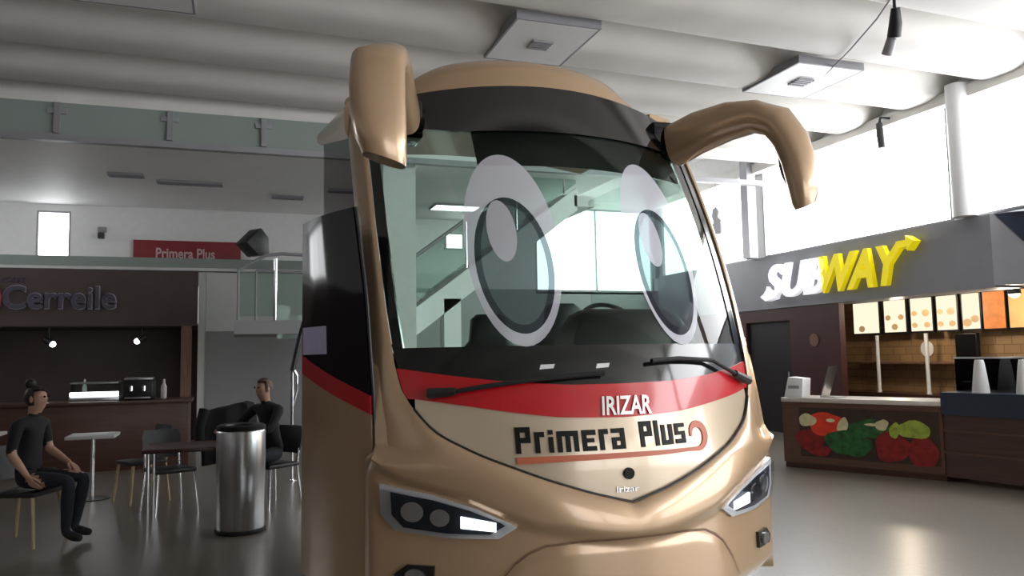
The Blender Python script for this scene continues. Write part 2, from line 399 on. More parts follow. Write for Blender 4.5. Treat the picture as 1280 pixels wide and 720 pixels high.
def slice_map(bm, off, thick, ds=.07, dz=.09):
    if ds:
        s0 = min(v.co.x for v in bm.verts); s1 = max(v.co.x for v in bm.verts)
        z0 = min(v.co.y for v in bm.verts); z1 = max(v.co.y for v in bm.verts)
        k = math.ceil(s0/ds)*ds
        while k < s1-1e-4:
            if k > s0+1e-4: bmesh.ops.bisect_plane(bm, geom=bm.verts[:]+bm.edges[:]+bm.faces[:], plane_co=(k, 0, 0), plane_no=(1, 0, 0))
            k += ds
        k = math.ceil(z0/dz)*dz
        while k < z1-1e-4:
            if k > z0+1e-4: bmesh.ops.bisect_plane(bm, geom=bm.verts[:]+bm.edges[:]+bm.faces[:], plane_co=(0, k, 0), plane_no=(0, 1, 0))
            k += dz
    bmesh.ops.remove_doubles(bm, verts=bm.verts, dist=1e-5)
    base = [(v, v.co.x, v.co.y) for v in bm.verts]
    if thick:
        rim = [e for e in bm.edges if e.is_boundary]
        deep = {}
        for e in rim:
            for v in e.verts:
                if v not in deep:
                    o = off(v.co.x, v.co.y) if callable(off) else off
                    deep[v] = on_front(v.co.x, v.co.y, o-thick)
        pairs = [(e.verts[0], e.verts[1]) for e in rim]
        deep = {v: bm.verts.new(p) for v, p in deep.items()}
        for a, c in pairs: bm.faces.new((a, c, deep[c], deep[a]))
    for v, s, z in base:
        o = off(s, z) if callable(off) else off
        v.co = on_front(s, z, o)
    return bm
def band(zl, zu, s0, s1, off, n=40, thick=.03, **k):
    ss = [s0+(s1-s0)*i/n for i in range(n+1)]
    return fpatch([(s, zl(s)) for s in ss]+[(s, zu(s)) for s in reversed(ss)], off, thick, **k)

crease = [(-1.275, 1.62), (-1.20, 1.50), (-1.13, 1.42), (-1.07, 1.31), (-.98, 1.19), (-.77, 1.075), (-.47, .955), (-.23, .875), (0, .815)]
crease = crease+[(-s, z) for s, z in crease[:-1]]
def zc(s): return interp(crease, s) if abs(s) < .05 else smooth_interp(crease, s)
redbot = [(-1.2, 1.40), (-1.08, 1.375), (-.91, 1.35), (-.6, 1.30), (-.36, 1.27), (0, 1.26), (.36, 1.275), (.6, 1.305), (.91, 1.345), (1.14, 1.385), (1.2, 1.40)]
redtop = [(-1.2, 1.56), (-1.13, 1.54), (-.9, 1.50), (-.6, 1.46), (-.3, 1.44), (0, 1.44), (.3, 1.445), (.6, 1.465), (.9, 1.50), (1.13, 1.54), (1.2, 1.56)]
def zrb(s): return smooth_interp(redbot, s)
def zrt(s): return smooth_interp(redtop, s)
sx = 1.115    # where the pillars' inner edge meets the red band
# inner pillar edge as a function of height (left side negative)
def sp(z): return interp([(.8, .3), (1.05, .72), (1.19, .98), (1.31, 1.07), (1.42, 1.125), (1.55, 1.15), (1.9, 1.178), (2.4, 1.195), (2.9, 1.195), (3.5, 1.19)], z)

# hood panel (cream champagne) from the smile crease up to the red band
ss = [-1.07+2.14*i/48 for i in range(49)]
hood = [(s, zc(s)) for s in ss]+[(s, min(zrb(s), 9)) for s in reversed(ss)]
part('hood_panel', fpatch(hood, -.012, .03), 'champagne', coach, True)
# red band
poly = [(s, zrb(s)) for s in ss]
zz = [zrb(1.07)+(zrt(1.13)-zrb(1.07))*i/6 for i in range(7)]
poly += [(sp(z), z) for z in zz]
poly += [(s, zrt(s)) for s in [1.10-2.20*i/40 for i in range(41)]]
poly += [(-sp(z), z) for z in reversed(zz)]
part('red_band', fpatch(poly, -.006, .03), 'red', coach, True)
# black cowl under the glass
zg = lambda s: 1.655-.03*math.sin(0)+.03*abs(s)**6
ss2 = [-1.14+2.28*i/40 for i in range(41)]
cow = [(s, zrt(s)) for s in ss2]+[(1.168, 1.68)]+[(s, 1.655) for s in reversed(ss2)]+[(-1.168, 1.68)]
part('cowl', fpatch(cow, -.010, .03), 'frit', coach, True)
# windscreen glass
def zv(s): return 3.28+.05*(1-(s/1.2)**2)
zl_ = [1.655+(3.28-1.655)*i/24 for i in range(25)]
gl = [(-1.10+2.2*i/30, 1.655) for i in range(31)]+[(sp(z)-.045, z) for z in zl_[1:-1]]+[(1.14-2.28*i/30, zv(1.14-2.28*i/30)) for i in range(31)]+[(-sp(z)+.045, z) for z in reversed(zl_[1:-1])]
wsc = part('windscreen', fpatch(gl, -.012, 0, ds=.06, dz=.08), 'wind', coach, True)
# black edges of the windscreen and the tall dark header
for sg in (-1, 1):
    e = [(sg*(sp(z)-(.05 if sg < 0 else .10)), z) for z in zl_]+[(sg*sp(z), z) for z in reversed(zl_)]
    part('windscreen_edge', fpatch(e, -.006, .02), 'frit', coach, True)
hd = []
n = 44
low = [(-1.2, 3.16), (-1.08, 3.10), (-.66, 3.03), (-.63, 3.03), (.9, 3.03), (1.06, 3.04), (1.2, 3.13)]
hs = [-1.19+2.38*i/n for i in range(n+1)]
hd = [(s, interp(low, s)) for s in hs]+[(s, 3.31+.10*(1-(s/1.2)**2)) for s in reversed(hs)]
part('windscreen_header', fpatch(hd, .002, .03), 'frit', coach, True)
# inside sun blind hanging lower over the middle and right
bl = [(-.60+1.68*i/30, 2.79+.05*max(0, (-.60+1.68*i/30)-.4)) for i in range(31)]+[(1.08-1.68*i/30, 3.1) for i in range(31)]
part('sun_blind', fpatch(bl, -.07, .012), 'dark_plastic', coach, True)
# bronze pillars: front strip, round the corner, short way down the side
def pillar(sg):
    zs = [1.0+(3.42-1.0)*i/34 for i in range(35)]; bm = NB(); rows = []
    for z in zs:
        inn = sp(z) if z > 1.5 else max(sp(z), 1.0 if z < 1.31 else sp(z))
        a = inn; row = []
        for t in (0, .3, .6, .85): row.append(on_front(sg*(a+(1.235-a)*t), z, .004+.012*math.sin(PI*min(1, t*1.1))))
        c = on_front(sg*1.235, z, 0)
        vv = F(1.275, z)
        row += [Vector((UC+sg*1.262, vv+.02, z)), Vector((UC+sg*1.276, vv+.075, z)), Vector((UC+sg*1.278, vv+.16, z)), Vector((UC+sg*1.25, vv+.17, z))]
        rows.append([bm.verts.new(p) for p in row])
    for A, B in zip(rows, rows[1:]):
        for i in range(len(A)-1): bm.faces.new((A[i], A[i+1], B[i+1], B[i]))
    return bm
for sg in (-1, 1): part('windscreen_pillar', pillar(sg), 'bronze', coach, True)
# lower body below the smile, swelling outward, carried round both corners
lip = [(-1.30, 1.10), (-1.15, 1.0), (-.85, .915), (-.55, .775), (-.2, .70), (0, .68)]
lip = lip+[(-s, z) for s, z in lip[:-1]]
def zlip(s): return smooth_interp(lip, s)
def zcr(s): return min(zc(s), 1.62)
def body_off(s, z):
    a = abs(s)
    top = zcr(s); l = zlip(s)
    cut = 1-.92*min(1, max(0, (a-.95)/.2))*min(1, max(0, (z-1.03)/.10))
    if z >= l:                                 # smile moulding, fading out up the pillars
        t = (z-l)/max(top-l, .02); return (.005+.050*math.sin(PI*min(1, max(0, 1-t))*.5)**.6)*cut
    t = min(1, (l-z)/.10); base = .055-.040*t*t*(3-2*t)
    # lower bumper shelf in the middle
    e = interp([(0, .63), (.40, .625), (.58, .57), (.68, .47), (.80, .30), (.9, .2)], a)
    if z < e: base += .012*min(1, (e-z)/.05)
    elif z < .60: base += .0
    return base
bm = NB(); NSB, NZ = 90, 60; rows = []
s_list = [-1.262+2.524*i/NSB for i in range(NSB+1)]
for s in s_list:
    top = zcr(s); row = []
    for j in range(NZ+1):
        z = .22+(top-.22)*(j/NZ); row.append(on_front(s, z, body_off(s, z)-(.10*((.34-z)/.12)**2 if z < .34 else 0)))
    rows.append(row)
def side_rows(sg):
    out = []
    for d, dx in ((.03, .012), (.10, .020), (.22, .022), (.23, -.03)):
        row = []
        for j in range(NZ+1):
            top = zcr(1.262); z = .22+(top-.22)*(j/NZ)
            k = body_off(1.262, z)
            flare = .030 if z < 1.04 else .030*max(0, 1-(z-1.04)/.07)
            row.append(Vector((UC+sg*(1.262+dx*(1 if z < 1.08 else .4)+flare*.9), F(1.262, z)+d, z)))
        out.append(row)
    return out
rows = list(reversed(side_rows(-1)))+rows+side_rows(1)
R = [[bm.verts.new(p) for p in r] for r in rows]
for A, B in zip(R, R[1:]):
    for i in range(NZ): bm.faces.new((A[i], B[i], B[i+1], A[i+1]))
# return edge along the crease
for A, B in zip(R[4:-4], R[5:-4]):
    a, b_ = A[-1], B[-1]
    p = bm.verts.new(a.co+Vector((0, .06, 0))); q = bm.verts.new(b_.co+Vector((0, .06, 0)))
    bm.faces.new((a, b_, q, p))
part('lower_body', bm, 'bronze', coach, True)
# fine shut line of the bumper flap, cut as a thin dark strip
line = [(-.69, .44), (-.62, .53), (-.55, .585), (-.47, .62), (-.3, .638), (0, .645), (.3, .64), (.47, .625), (.55, .59), (.62, .54), (.70, .44), (.76, .32)]
bm = NB()
for (a, p), (c, q) in zip(line, line[1:]):
    k = 4
    for i in range(k):
        s0, z0 = a+(c-a)*i/k, p+(q-p)*i/k; s1, z1 = a+(c-a)*(i+1)/k, p+(q-p)*(i+1)/k
        w = .006
        vs = [bm.verts.new(on_front(s0, z0-w, body_off(s0, z0-w)+.006)), bm.verts.new(on_front(s1, z1-w, body_off(s1, z1-w)+.006)),
              bm.verts.new(on_front(s1, z1+w, body_off(s1, z1+w)+.006)), bm.verts.new(on_front(s0, z0+w, body_off(s0, z0+w)+.006))]
        bm.faces.new(vs)
part('bumper_seam', bm, 'wood_mid', coach, True)
# dark bead standing in for the shadow line along the smile crease
pts = [on_front(s, zc(s)+.006, .004) for s in [-1.07+2.14*i/60 for i in range(61)]]
bm = NB(); add_tube(bm, pts, .006, 8); part('crease_shadow_bead', bm, 'dark_plastic', coach, True)

# headlights
HLO = [(-1.235, .925), (-1.228, .77), (-1.165, .69), (-.93, .662), (-.69, .662), (-.605, .718), (-.63, .738), (-.80, .815), (-1.0, .88)]
def shrink(poly, k, c=None):
    cx = sum(p[0] for p in poly)/len(poly); cy = sum(p[1] for p in poly)/len(poly)
    return [(cx+(x-cx)*k, cy+(y-cy)*(k-.06)) for x, y in poly]
for sg in (-1, 1):
    mir = (lambda P_: [(-x, y) for x, y in P_]) if sg > 0 else (lambda P_: P_)
    hl = part('headlight', fpatch(mir(HLO), .034, .05), 'silver', coach, True)
    part('reflector_bowl', fpatch(mir(shrink(HLO, .83)), .038, .03), 'lamp_bowl', hl, True)
    for (s, z, r) in ((-1.08, .79, .052), (-.955, .765, .045)):
        bm = NB(); s *= -sg
        ring = [(s+r*math.cos(2*PI*i/20), z+r*1.0*math.sin(2*PI*i/20)) for i in range(20)]
        lens = part('projector_lens', fpatch(ring, .046, .02, ds=0), 'chrome', hl, True)
    stripe = [(-.86, .775), (-.86, .715), (-.70, .700), (-.70, .745)]
    part('running_light', fpatch(mir(stripe), .050, .02), 'lamp_on', hl, True)
    part('lens_cover', fpatch(mir(shrink(HLO, .97)), .056, .0), 'lamp_glass', hl, True)
    fo = [(-1.15, .42), (-1.17, .46), (-1.11, .515), (-.985, .515), (-.99, .42)]
    fg = part('fog_light', fpatch(mir(fo), .034, .05), 'frit', coach, True)
    s = -1.07*-sg if sg > 0 else -1.07
    ring = [(s+.045*math.cos(2*PI*i/18), .462+.034*math.sin(2*PI*i/18)) for i in range(18)]
    part('fog_lens', fpatch(ring, .045, .02, ds=0), 'lamp_glass' if False else 'steel', fg, True)

# eyes: perforated film stuck on the glass
def ell(cx, cz, a, b_, n=48, tw=0):
    return [(cx+a*math.cos(2*PI*i/n)+tw*math.sin(2*PI*i/n), cz+b_*math.sin(2*PI*i/n)) for i in range(n)]
def ring_patch(o, i_, off):
    bm = NB(); A = [bm.verts.new((x, y, 0)) for x, y in o]; B = [bm.verts.new((x, y, 0)) for x, y in i_]; n = len(A)
    for k in range(n): bm.faces.new((A[k], A[(k+1) % n], B[(k+1) % n], B[k]))
    return slice_map(bm, off, 0)
for cx, ic, hc in ((-.48, (-.487, 2.135, .212, .415), (-.53, 2.335, .080, .195)), (.495, (.487, 2.11, .215, .405), (.425, 2.305, .080, .18))):
    out = ell(cx, 2.25, .262, .60, tw=.012 if cx < 0 else -.0)
    iris = ell(*ic); pin = ell(ic[0], ic[1], ic[2]-.035, ic[3]-.05)
    ey = part('eye_film', ring_patch(out, iris, -.004), 'eye_white', coach, True, label='white translucent oval eye film with grey iris')
    part('iris_film', fpatch(pin, -.004, 0), 'eye_iris', ey, True)
    part('iris_rim', ring_patch(iris, pin, -.004), 'eye_rim', ey, True)
    part('eye_highlight', fpatch(ell(*hc), .0, 0), 'eye_white', ey, True)

# lettering on the hood: square stencil capitals and small letters
GL = {'P': [(0, 0, 1, 5), (1, 4, 3, 5), (1, 2, 3, 3), (2, 2, 3, 5)], 'r': [(0, 0, 1, 4), (1, 3, 2, 4)], 'i': [(0, 0, 1, 3), (0, 3.4, 1, 4.3)],
      'm': [(0, 0, 1, 4), (1, 3, 4.4, 4), (1.7, 0, 2.7, 3), (3.4, 0, 4.4, 3)], 'e': [(0, 0, 1, 4), (1, 3, 3, 4), (1, 0, 3, .9), (1, 1.6, 2.6, 2.4)],
      'a': [(0, 0, 1, 2.3), (0, 3.15, 2, 4), (2, 0, 3, 4), (1, 1.6, 2, 2.3), (1, 0, 2, .75)], 'l': [(0, 0, 1, 5)], 'u': [(0, 0, 1, 4), (1, 0, 2, .9), (2, 0, 3, 4)],
      's': [(0, 0, 2.8, .9), (1.9, .9, 2.8, 1.7), (0, 1.7, 2.8, 2.4), (0, 2.4, .9, 3.2), (0, 3.2, 2.8, 4)], ' ': []}
WD = {'P': 3, 'r': 2, 'i': 1, 'm': 4.4, 'e': 3, 'a': 3, 'l': 1, 'u': 3, 's': 2.8, ' ': 2.2}
word = 'Primera Plus'; tot = sum(WD[c] for c in word)+.75*(len(word)-1)
sx0, sx1 = -.60, .385; un = (sx1-sx0)/tot; x = 0
for piece in ('Primera', 'Plus'):
    bm = NB()
    for c in piece:
        for (a, p, c2, q) in GL[c]:
            s0, s1 = sx0+(x+a)*un, sx0+(x+c2)*un; zb = 1.088+.016*(s0-sx0); un2 = .027
            for i in range(3):
                t0, t1 = s0+(s1-s0)*i/3, s0+(s1-s0)*(i+1)/3
                bm.faces.new([bm.verts.new((t, zb+h*un2, 0)) for t, h in ((t0, p), (t1, p), (t1, q), (t0, q))])
        x += WD[c]+.75
    x += WD[' ']+.75
    slice_map(bm, -.006, .008, ds=0)
    part('lettering', bm, 'letter_black', coach, True, label='dark square lettering '+piece)
# orange underline running into a curl
path = [(-.60, 1.052), (-.3, 1.060), (0, 1.064), (.25, 1.064), (.40, 1.066)]
for i in range(26):
    t = i/25*1.55*PI; r = .078*(1-.42*i/25)
    path.append((.475+r*math.sin(t)*1.0, 1.142-r*math.cos(t)))
bm = NB(); L_ = []
for i, (s, z) in enumerate(path):
    a = path[max(0, i-1)]; c = path[min(len(path)-1, i+1)]; d = Vector((c[0]-a[0], c[1]-a[1])).normalized(); nrm = Vector((-d.y, d.x))
    w = interp([(0, .017), (4, .010), (5, .012), (12, .022), (22, .018), (30, .006)], i)
    L_.append((bm.verts.new((s+nrm.x*w, z+nrm.y*w, 0)), bm.verts.new((s-nrm.x*w, z-nrm.y*w, 0))))
for A, B in zip(L_, L_[1:]): bm.faces.new((A[0], B[0], B[1], A[1]))
slice_map(bm, -.006, .008, ds=.05, dz=9)
part('underline_curl', bm, 'letter_orange', coach, True, label='orange underline ending in a curl')
# chrome maker letters on the red band and small badge
bm = fit(text_bm('IRIZAR', bold=.02, shear=.15), .30, .10)
for v in bm.verts: v.co = Vector((-.135+v.co.x, 1.275+v.co.y, 0))
slice_map(bm, .004, .014, ds=.05, dz=9)
part('maker_lettering', bm, 'chrome', coach, True)
ring = [(-.012+.030*math.cos(2*PI*i/24), .968+.030*math.sin(2*PI*i/24)) for i in range(24)]
part('round_badge', fpatch(ring, .002, .02, ds=0), 'letter_black', coach, True)
bm = fit(text_bm('irizar', bold=.01), .13, .030)
for v in bm.verts: v.co = Vector((-.085+v.co.x, .872+v.co.y, 0))
slice_map(bm, -.005, .008, ds=0)
part('small_lettering', bm, 'chrome', coach, True)
# wipers lying on cowl
def strip_tube(pts, r, off): 
    bm = NB(); add_tube(bm, [on_front(s, z, off) for s, z in pts], r, 8); return bm
for sg, pts in ((-1, [(-.99, 1.405), (-.86, 1.415), (-.72, 1.44), (-.45, 1.475), (-.1, 1.50)]), (1, [(1.06, 1.42), (.9, 1.47), (.68, 1.555), (.4, 1.57), (.2, 1.56)])):
    w = part('wiper', strip_tube(pts, .013, .03), 'rubber', coach, True)
    part('wiper_hub', strip_tube(pts[:2], [.03, .022], .03), 'dark_plastic', w, True)
for s in (-.44, -.13):
    q = [(s, 1.525), (s+.075, 1.53), (s+.085, 1.553), (s+.01, 1.55)]
    part('cowl_sticker', fpatch(q, -.006, .004, ds=0), 'white_paint', coach, True)

# sides
VB = 7.05          # back end of the exhibited coach front
VD0, VD1 = 4.62, 5.50   # doorway
XS = UC-1.275; XS2 = UC+1.275
def side(sg):
    x = XS if sg < 0 else XS2; d = .04 if sg < 0 else -.04
    y0 = VD1 if sg < 0 else F(1.275, 1.2)+.18
    lo = bx(min(x, x+d), max(x, x+d), y0, VB, .42, 1.42); part('side_panel', lo, 'bronze', coach, True)
    part('side_stripe', bx(min(x, x+d), max(x, x+d), y0, VB, 1.42, 1.6), 'red', coach, True)
    bm = NB()
    if sg < 0:
        loft(bm, [[Vector((xx, y, z)) for y, z in ((VD1+.03, 1.6), (VB, 1.6), (VB, 3.52), (VD1+.03, 3.14))] for xx in (x+.005, x+.02)])
        loft(bm, [[Vector((xx, y, z)) for y, z in ((VD0+.6, 2.58), (VD1+.03, 2.58), (VD1+.03, 3.14), (VD0+.75, 3.12))] for xx in (x+.005, x+.02)])
    else:
        # follows the leaning pillar
        zz2 = [1.6+(3.1-1.6)*i/8 for i in range(9)]
        A = [(bm.verts.new((x-.01, F(1.275, z)+.17, z)), bm.verts.new((x-.01, VB, z))) for z in zz2]
        for a, c in zip(A, A[1:]): bm.faces.new((a[0], a[1], c[1], c[0]))
    part('side_window', bm, 'dark_glass' if sg < 0 else 'side_glass', coach, True)
    fair = NB()
    pr = [(x, 3.10), (x-sg*-.00+sg*.03, 3.16), (x+sg*.03, 3.32), (x-sg*.06, 3.44), (x-sg*.22, 3.47), (x-sg*.22, 3.10)]
    r1 = [Vector((px, 5.42, z)) for px, z in pr]; r2 = [Vector((px, VB+.25, 3.54+(z-3.10)*.38)) for px, z in pr]
    loft(fair, [r1, r2]); part('roof_fairing', fair, 'bronze', coach, True)
for sg in (-1, 1): side(sg)
# roof deck and the raised hump on it
bm = NB(); rows = []
for t in range(9):
    row = []
    for i in range(25):
        s = -1.19+2.38*i/24; zt = 3.31+.10*(1-(s/1.2)**2); v = F(s, zt); y = v+(VB-v)*t/8
        row.append(bm.verts.new((UC+s, y, zt+.05*math.sin(min(1, t/3)*PI/2))))
    rows.append(row)
for A, B in zip(rows, rows[1:]):
    for i in range(24): bm.faces.new((A[i], A[i+1], B[i+1], B[i]))
part('roof_deck', bm, 'bronze', coach, True)
bm = NB(); rings = []
for t, (dz, sh, y) in enumerate([(.0, 1.0, 0), (.13, .985, .03), (.22, .95, .10), (.285, .91, .25), (.315, .86, .5), (.32, .84, 1.4)]):
    ring = []
    for i in range(31):
        a = -1+2*i/30; s = a*.90*sh
        base = 3.33+.09*(1-(a*.93/1.2)**2)
        ring.append((UC+s-.06, F(a*.93, 3.38)+.02+y, base-.03+dz*(1-.45*abs(a)**7)))
    rings.append([bm.verts.new(p) for p in ring])
for A, B in zip(rings, rings[1:]):
    for i in range(30): bm.faces.new((A[i], A[i+1], B[i+1], B[i]))
for e in (0, 30):
    vs = [r[e] for r in rings]; b0 = bm.verts.new((vs[-1].co.x, vs[-1].co.y, 3.32)); bm.faces.new(vs+[b0])
part('roof_hump', bm, 'bronze', coach, True)

# open door leaf, hinged at its front edge and swung out to the left
leaf_n = [(.73, 4.47, .28), (.735, 4.46, 1.0), (.725, 4.48, 1.40), (.70, 4.55, 1.95), (.66, 4.70, 2.50)]
leaf_f = [(.42, 5.26, .28), (.42, 5.26, 1.0), (.42, 5.26, 1.58), (.42, 5.26, 2.0), (.42, 5.26, 2.47)]
def lp(a, z, d=0.):
    def at(L, z):
        for p, q in zip(L, L[1:]):
            if z <= q[2] or q is L[-1]:
                t = (z-p[2])/(q[2]-p[2]); return Vector(p).lerp(Vector(q), t)
    n_, f_ = at(leaf_n, z), at(leaf_f, z); p = n_.lerp(f_, a)
    t = (f_-n_).normalized(); nn = Vector((t.y, -t.x, 0)).normalized()
    nn = nn if nn.x < 0 else -nn
    bow = .03*math.sin(PI*a)
    return Vector((p.x, p.y, z))+nn*(d+bow)
def leaf_patch(z0, z1, d, th, a0=0., a1=1., n=8, m=12):
    """z0 and z1 as functions of a (0 at the hinge, 1 at the free edge)"""
    bm = NB(); G = [[], []]
    for side_ in (0, 1):
        for i in range(n+1):
            a = a0+(a1-a0)*i/n
            G[side_].append([bm.verts.new(lp(a, z0(a)+(z1(a)-z0(a))*j/m, d-th*side_)) for j in range(m+1)])
    for g in G:
        for A, B in zip(g, g[1:]):
            for j in range(m): bm.faces.new((A[j], B[j], B[j+1], A[j+1]))
    for i in range(n):
        for j in (0, m): bm.faces.new((G[0][i][j], G[0][i+1][j], G[1][i+1][j], G[1][i][j]))
    for j in range(m):
        for i in (0, n): bm.faces.new((G[0][i][j], G[0][i][j+1], G[1][i][j+1], G[1][i][j]))
    return bm
zst = lambda a: 1.395+.235*a; zsb = lambda a: 1.29+.225*a
dr = part('entry_door', leaf_patch(lambda a: .28, zsb, 0, .04), 'bronze', coach, True)
part('door_stripe', leaf_patch(zsb, zst, .001, .04, m=3), 'red', dr, True)
part('door_window', leaf_patch(zst, lambda a: 2.49-.02*a, 0, .03), 'door_glass', dr, True)
part('door_edge_trim', NB() if False else add_tube(NB(), [lp(0, .28+(2.49-.28)*i/24, .0)+Vector((.018, -.004, 0)) for i in range(25)], .010, 8), 'dark_plastic', dr, True)
part('door_lilac_patch', leaf_patch(lambda a: 1.63, lambda a: 1.80, .004, .003, .52, .97, n=6, m=2), 'lilac_patch', dr, True, label='pale lilac patch on the dark door window')  # thin pale lilac patch low on the door window
part('door_step', rbox(.80, 1.25, 4.75, 5.5, .36, .42, .01), 'dark_plastic', coach, True)

# inside: floor, dash, driver's place
part('cabin_floor', bx(XS+.06, XS2-.06, 4.95, VB-.02, .55, .62), 'dark_plastic', coach, True)
bm = NB(); rows = []
for s in [-1.12+2.24*i/32 for i in range(33)]:
    prof_ = [(F(s, 1.5)+.10, 1.0), (F(s, 1.60)+.07, 1.58), (F(s, 1.6)+.25, 1.63), (F(s, 1.6)+.55, 1.60), (F(0, 1.6)+1.0, 1.40), (F(0, 1.6)+1.0, .62)]
    rows.append([bm.verts.new((UC+s, y, z)) for y, z in prof_])
for A, B in zip(rows, rows[1:]):
    for i in range(5): bm.faces.new((A[i], A[i+1], B[i+1], B[i]))
part('dashboard', bm, 'dark_plastic', coach, True)
bm = NB(); rings = []
for z, hw, y0, y1 in ((1.50, .46, 4.60, 5.1), (1.72, .44, 4.66, 5.05), (1.86, .36, 4.74, 5.0), (1.90, .30, 4.80, 4.95)):
    rings.append([Vector((UC+.50+hw*x, y0+(y1-y0)*(.5+.5*y), z)) for x, y in ((-1, -.7), (-.8, -1), (.8, -1), (1, -.7), (1, 1), (-1, 1))])
loft(bm, rings); part('instrument_hood', bm, 'dark_plastic', coach, True)
bm = NB(); cen = Vector((UC+.52, 5.12, 1.78)); rr = .23
ax1 = Vector((1, 0, 0)); ax2 = Vector((0, .62, .78))
pts = [cen+(ax1*math.cos(2*PI*i/28)+ax2*math.sin(2*PI*i/28))*rr for i in range(29)]
add_tube(bm, pts, .016, 8)
for a in (.2*PI, .8*PI, 1.5*PI): add_tube(bm, [cen, cen+(ax1*math.cos(a)+ax2*math.sin(a))*rr], .014, 6)
add_tube(bm, [cen, cen+Vector((0, -.25, -.30))], .035, 8)
part('steering_wheel', bm, 'rubber', coach, True)
def coach_seat(s, y, top):
    b1 = rbox(UC+s-.25, UC+s+.25, y-.5, y, .98, 1.12, .05, 3); add_box(b1, UC+s-.18, UC+s+.18, y-.4, y-.1, .62, .98)
    st = part('coach_seat', b1, 'seat_black', coach, True)
    b2 = NB(); rings = []
    for z, w, dy in ((1.08, .24, 0), (1.4, .26, .03), (top-.3, .25, .08), (top-.22, .17, .09), (top-.04, .15, .10), (top, .10, .11)):
        rings.append([Vector((UC+s+w*x, y+dy+.06*yy, z)) for x, yy in ((-1, -.4), (-.7, -1), (.7, -1), (1, -.4), (1, .6), (.7, 1), (-.7, 1), (-1, .6))])
    loft(b2, rings); part('seat_backrest', b2, 'seat_black', st, True)
coach_seat(.55, 5.95, 2.02); coach_seat(.02, 6.3, 1.95)
# wheels (mostly out of sight behind the door and bumper)
for sg in (-1, 1):
    x1 = UC+sg*1.0
    for_prof = [(.30, -.14), (.46, -.14), (.50, -.10), (.50, .10), (.46, .14), (.30, .14)]
    bm = NB(); rings = [[bm.verts.new((x1+h, 6.25+r*math.cos(2*PI*k/32), .50+r*math.sin(2*PI*k/32))) for k in range(32)] for r, h in for_prof]
    for A, B in zip(rings, rings[1:]):
        for k in range(32): bm.faces.new((A[k], A[(k+1) % 32], B[(k+1) % 32], B[k]))
    bm.faces.new(rings[0][::-1]); bm.faces.new(rings[-1])
    wl = part('wheel', bm, 'rubber', coach, True)
    bm = NB(); rings = [[bm.verts.new((x1+sg*h, 6.25+r*math.cos(2*PI*k/24), .50+r*math.sin(2*PI*k/24))) for k in range(24)] for r, h in ((.29, .145), (.24, .10), (.12, .12), (.10, .17))]
    for A, B in zip(rings, rings[1:]):
        for k in range(24): bm.faces.new((A[k], A[(k+1) % 24], B[(k+1) % 24], B[k]))
    bm.faces.new(rings[-1]); part('wheel_hub', bm, 'steel', wl, True)
part('chassis', bx(UC-.8, UC+.8, 4.6, VB-.1, .32, .55), 'black_metal', coach, True)

# mirrors hanging like rabbit ears
def mirror(sg):
    # centre path, half width across (x), half depth (y) and a lean
    if sg < 0:
        P_ = [((.98, 4.98, 3.17), .10, .16), ((1.05, 4.78, 3.22), .10, .15), ((1.13, 4.56, 3.265), .115, .13), ((1.21, 4.38, 3.27), .135, .11), ((1.275, 4.26, 3.20), .150, .10),
              ((1.29, 4.20, 3.07), .152, .095), ((1.29, 4.17, 2.92), .150, .10), ((1.28, 4.15, 2.78), .138, .10), ((1.27, 4.14, 2.68), .125, .09), ((1.265, 4.14, 2.64), .115, .075)]
    else:
        P_ = [((1.00, 4.98, 3.10), .10, .16), ((1.07, 4.78, 3.145), .10, .15), ((1.17, 4.55, 3.17), .10, .13), ((1.26, 4.38, 3.16), .11, .11), ((1.345, 4.27, 3.10), .12, .10),
              ((1.39, 4.20, 2.97), .115, .09), ((1.41, 4.16, 2.83), .105, .09), ((1.42, 4.14, 2.68), .095, .08), ((1.425, 4.13, 2.57), .08, .07), ((1.425, 4.13, 2.52), .065, .05)]
    bm = NB(); rings = []
    n = 20
    for i, (c, a, b_) in enumerate(P_):
        c = Vector((UC+sg*c[0], c[1], c[2]))
        q0 = P_[max(0, i-1)][0]; q1 = P_[min(len(P_)-1, i+1)][0]
        t = Vector((sg*(q1[0]-q0[0]), q1[1]-q0[1], q1[2]-q0[2])).normalized()
        e1 = Vector((1, 0, 0)); e1 = (e1-t*e1.dot(t)).normalized(); e2 = t.cross(e1)
        # arm: flat blade upright; housing: wide across
        ring = []
        for k in range(n):
            x, y = math.cos(2*PI*k/n), math.sin(2*PI*k/n)
            x = math.copysign(abs(x)**.75, x); y = math.copysign(abs(y)**.75, y)
            ring.append(c+e1*(a*x)+e2*(b_*y))
        rings.append(ring)
    # slanted cut at the lower end
    for j in (-1, -2):
        for k in range(n): rings[j][k].z += .05*sg*(rings[j][k].x-(UC+sg*P_[-1][0][0]))/.12
    loft(bm, rings); h = part('mirror_housing', bm, 'bronze', coach, True)
    b2 = NB(); ring1 = [(UC+sg*(1.29 if sg < 0 else 1.43)+.09*math.cos(2*PI*k/20), 4.255, 2.87+.2*math.sin(2*PI*k/20)) for k in range(20)]
    ring2 = [(p[0], 4.27, p[2]) for p in ring1]; loft(b2, [[Vector(p) for p in ring1], [Vector(p) for p in ring2]])
    part('mirror_glass', b2, 'chrome', h, True)
    b3 = NB(); loft(b3, [[Vector((UC+sg*.98+.13*x, 5.12+.12*y, z)) for x, y in ((-1, -1), (1, -1), (1, 1), (-1, 1))] for z in (3.02, 3.28)])
    part('mirror_mount', bevel(b3, .02), 'frit', h, True)
for sg in (-1, 1): mirror(sg)

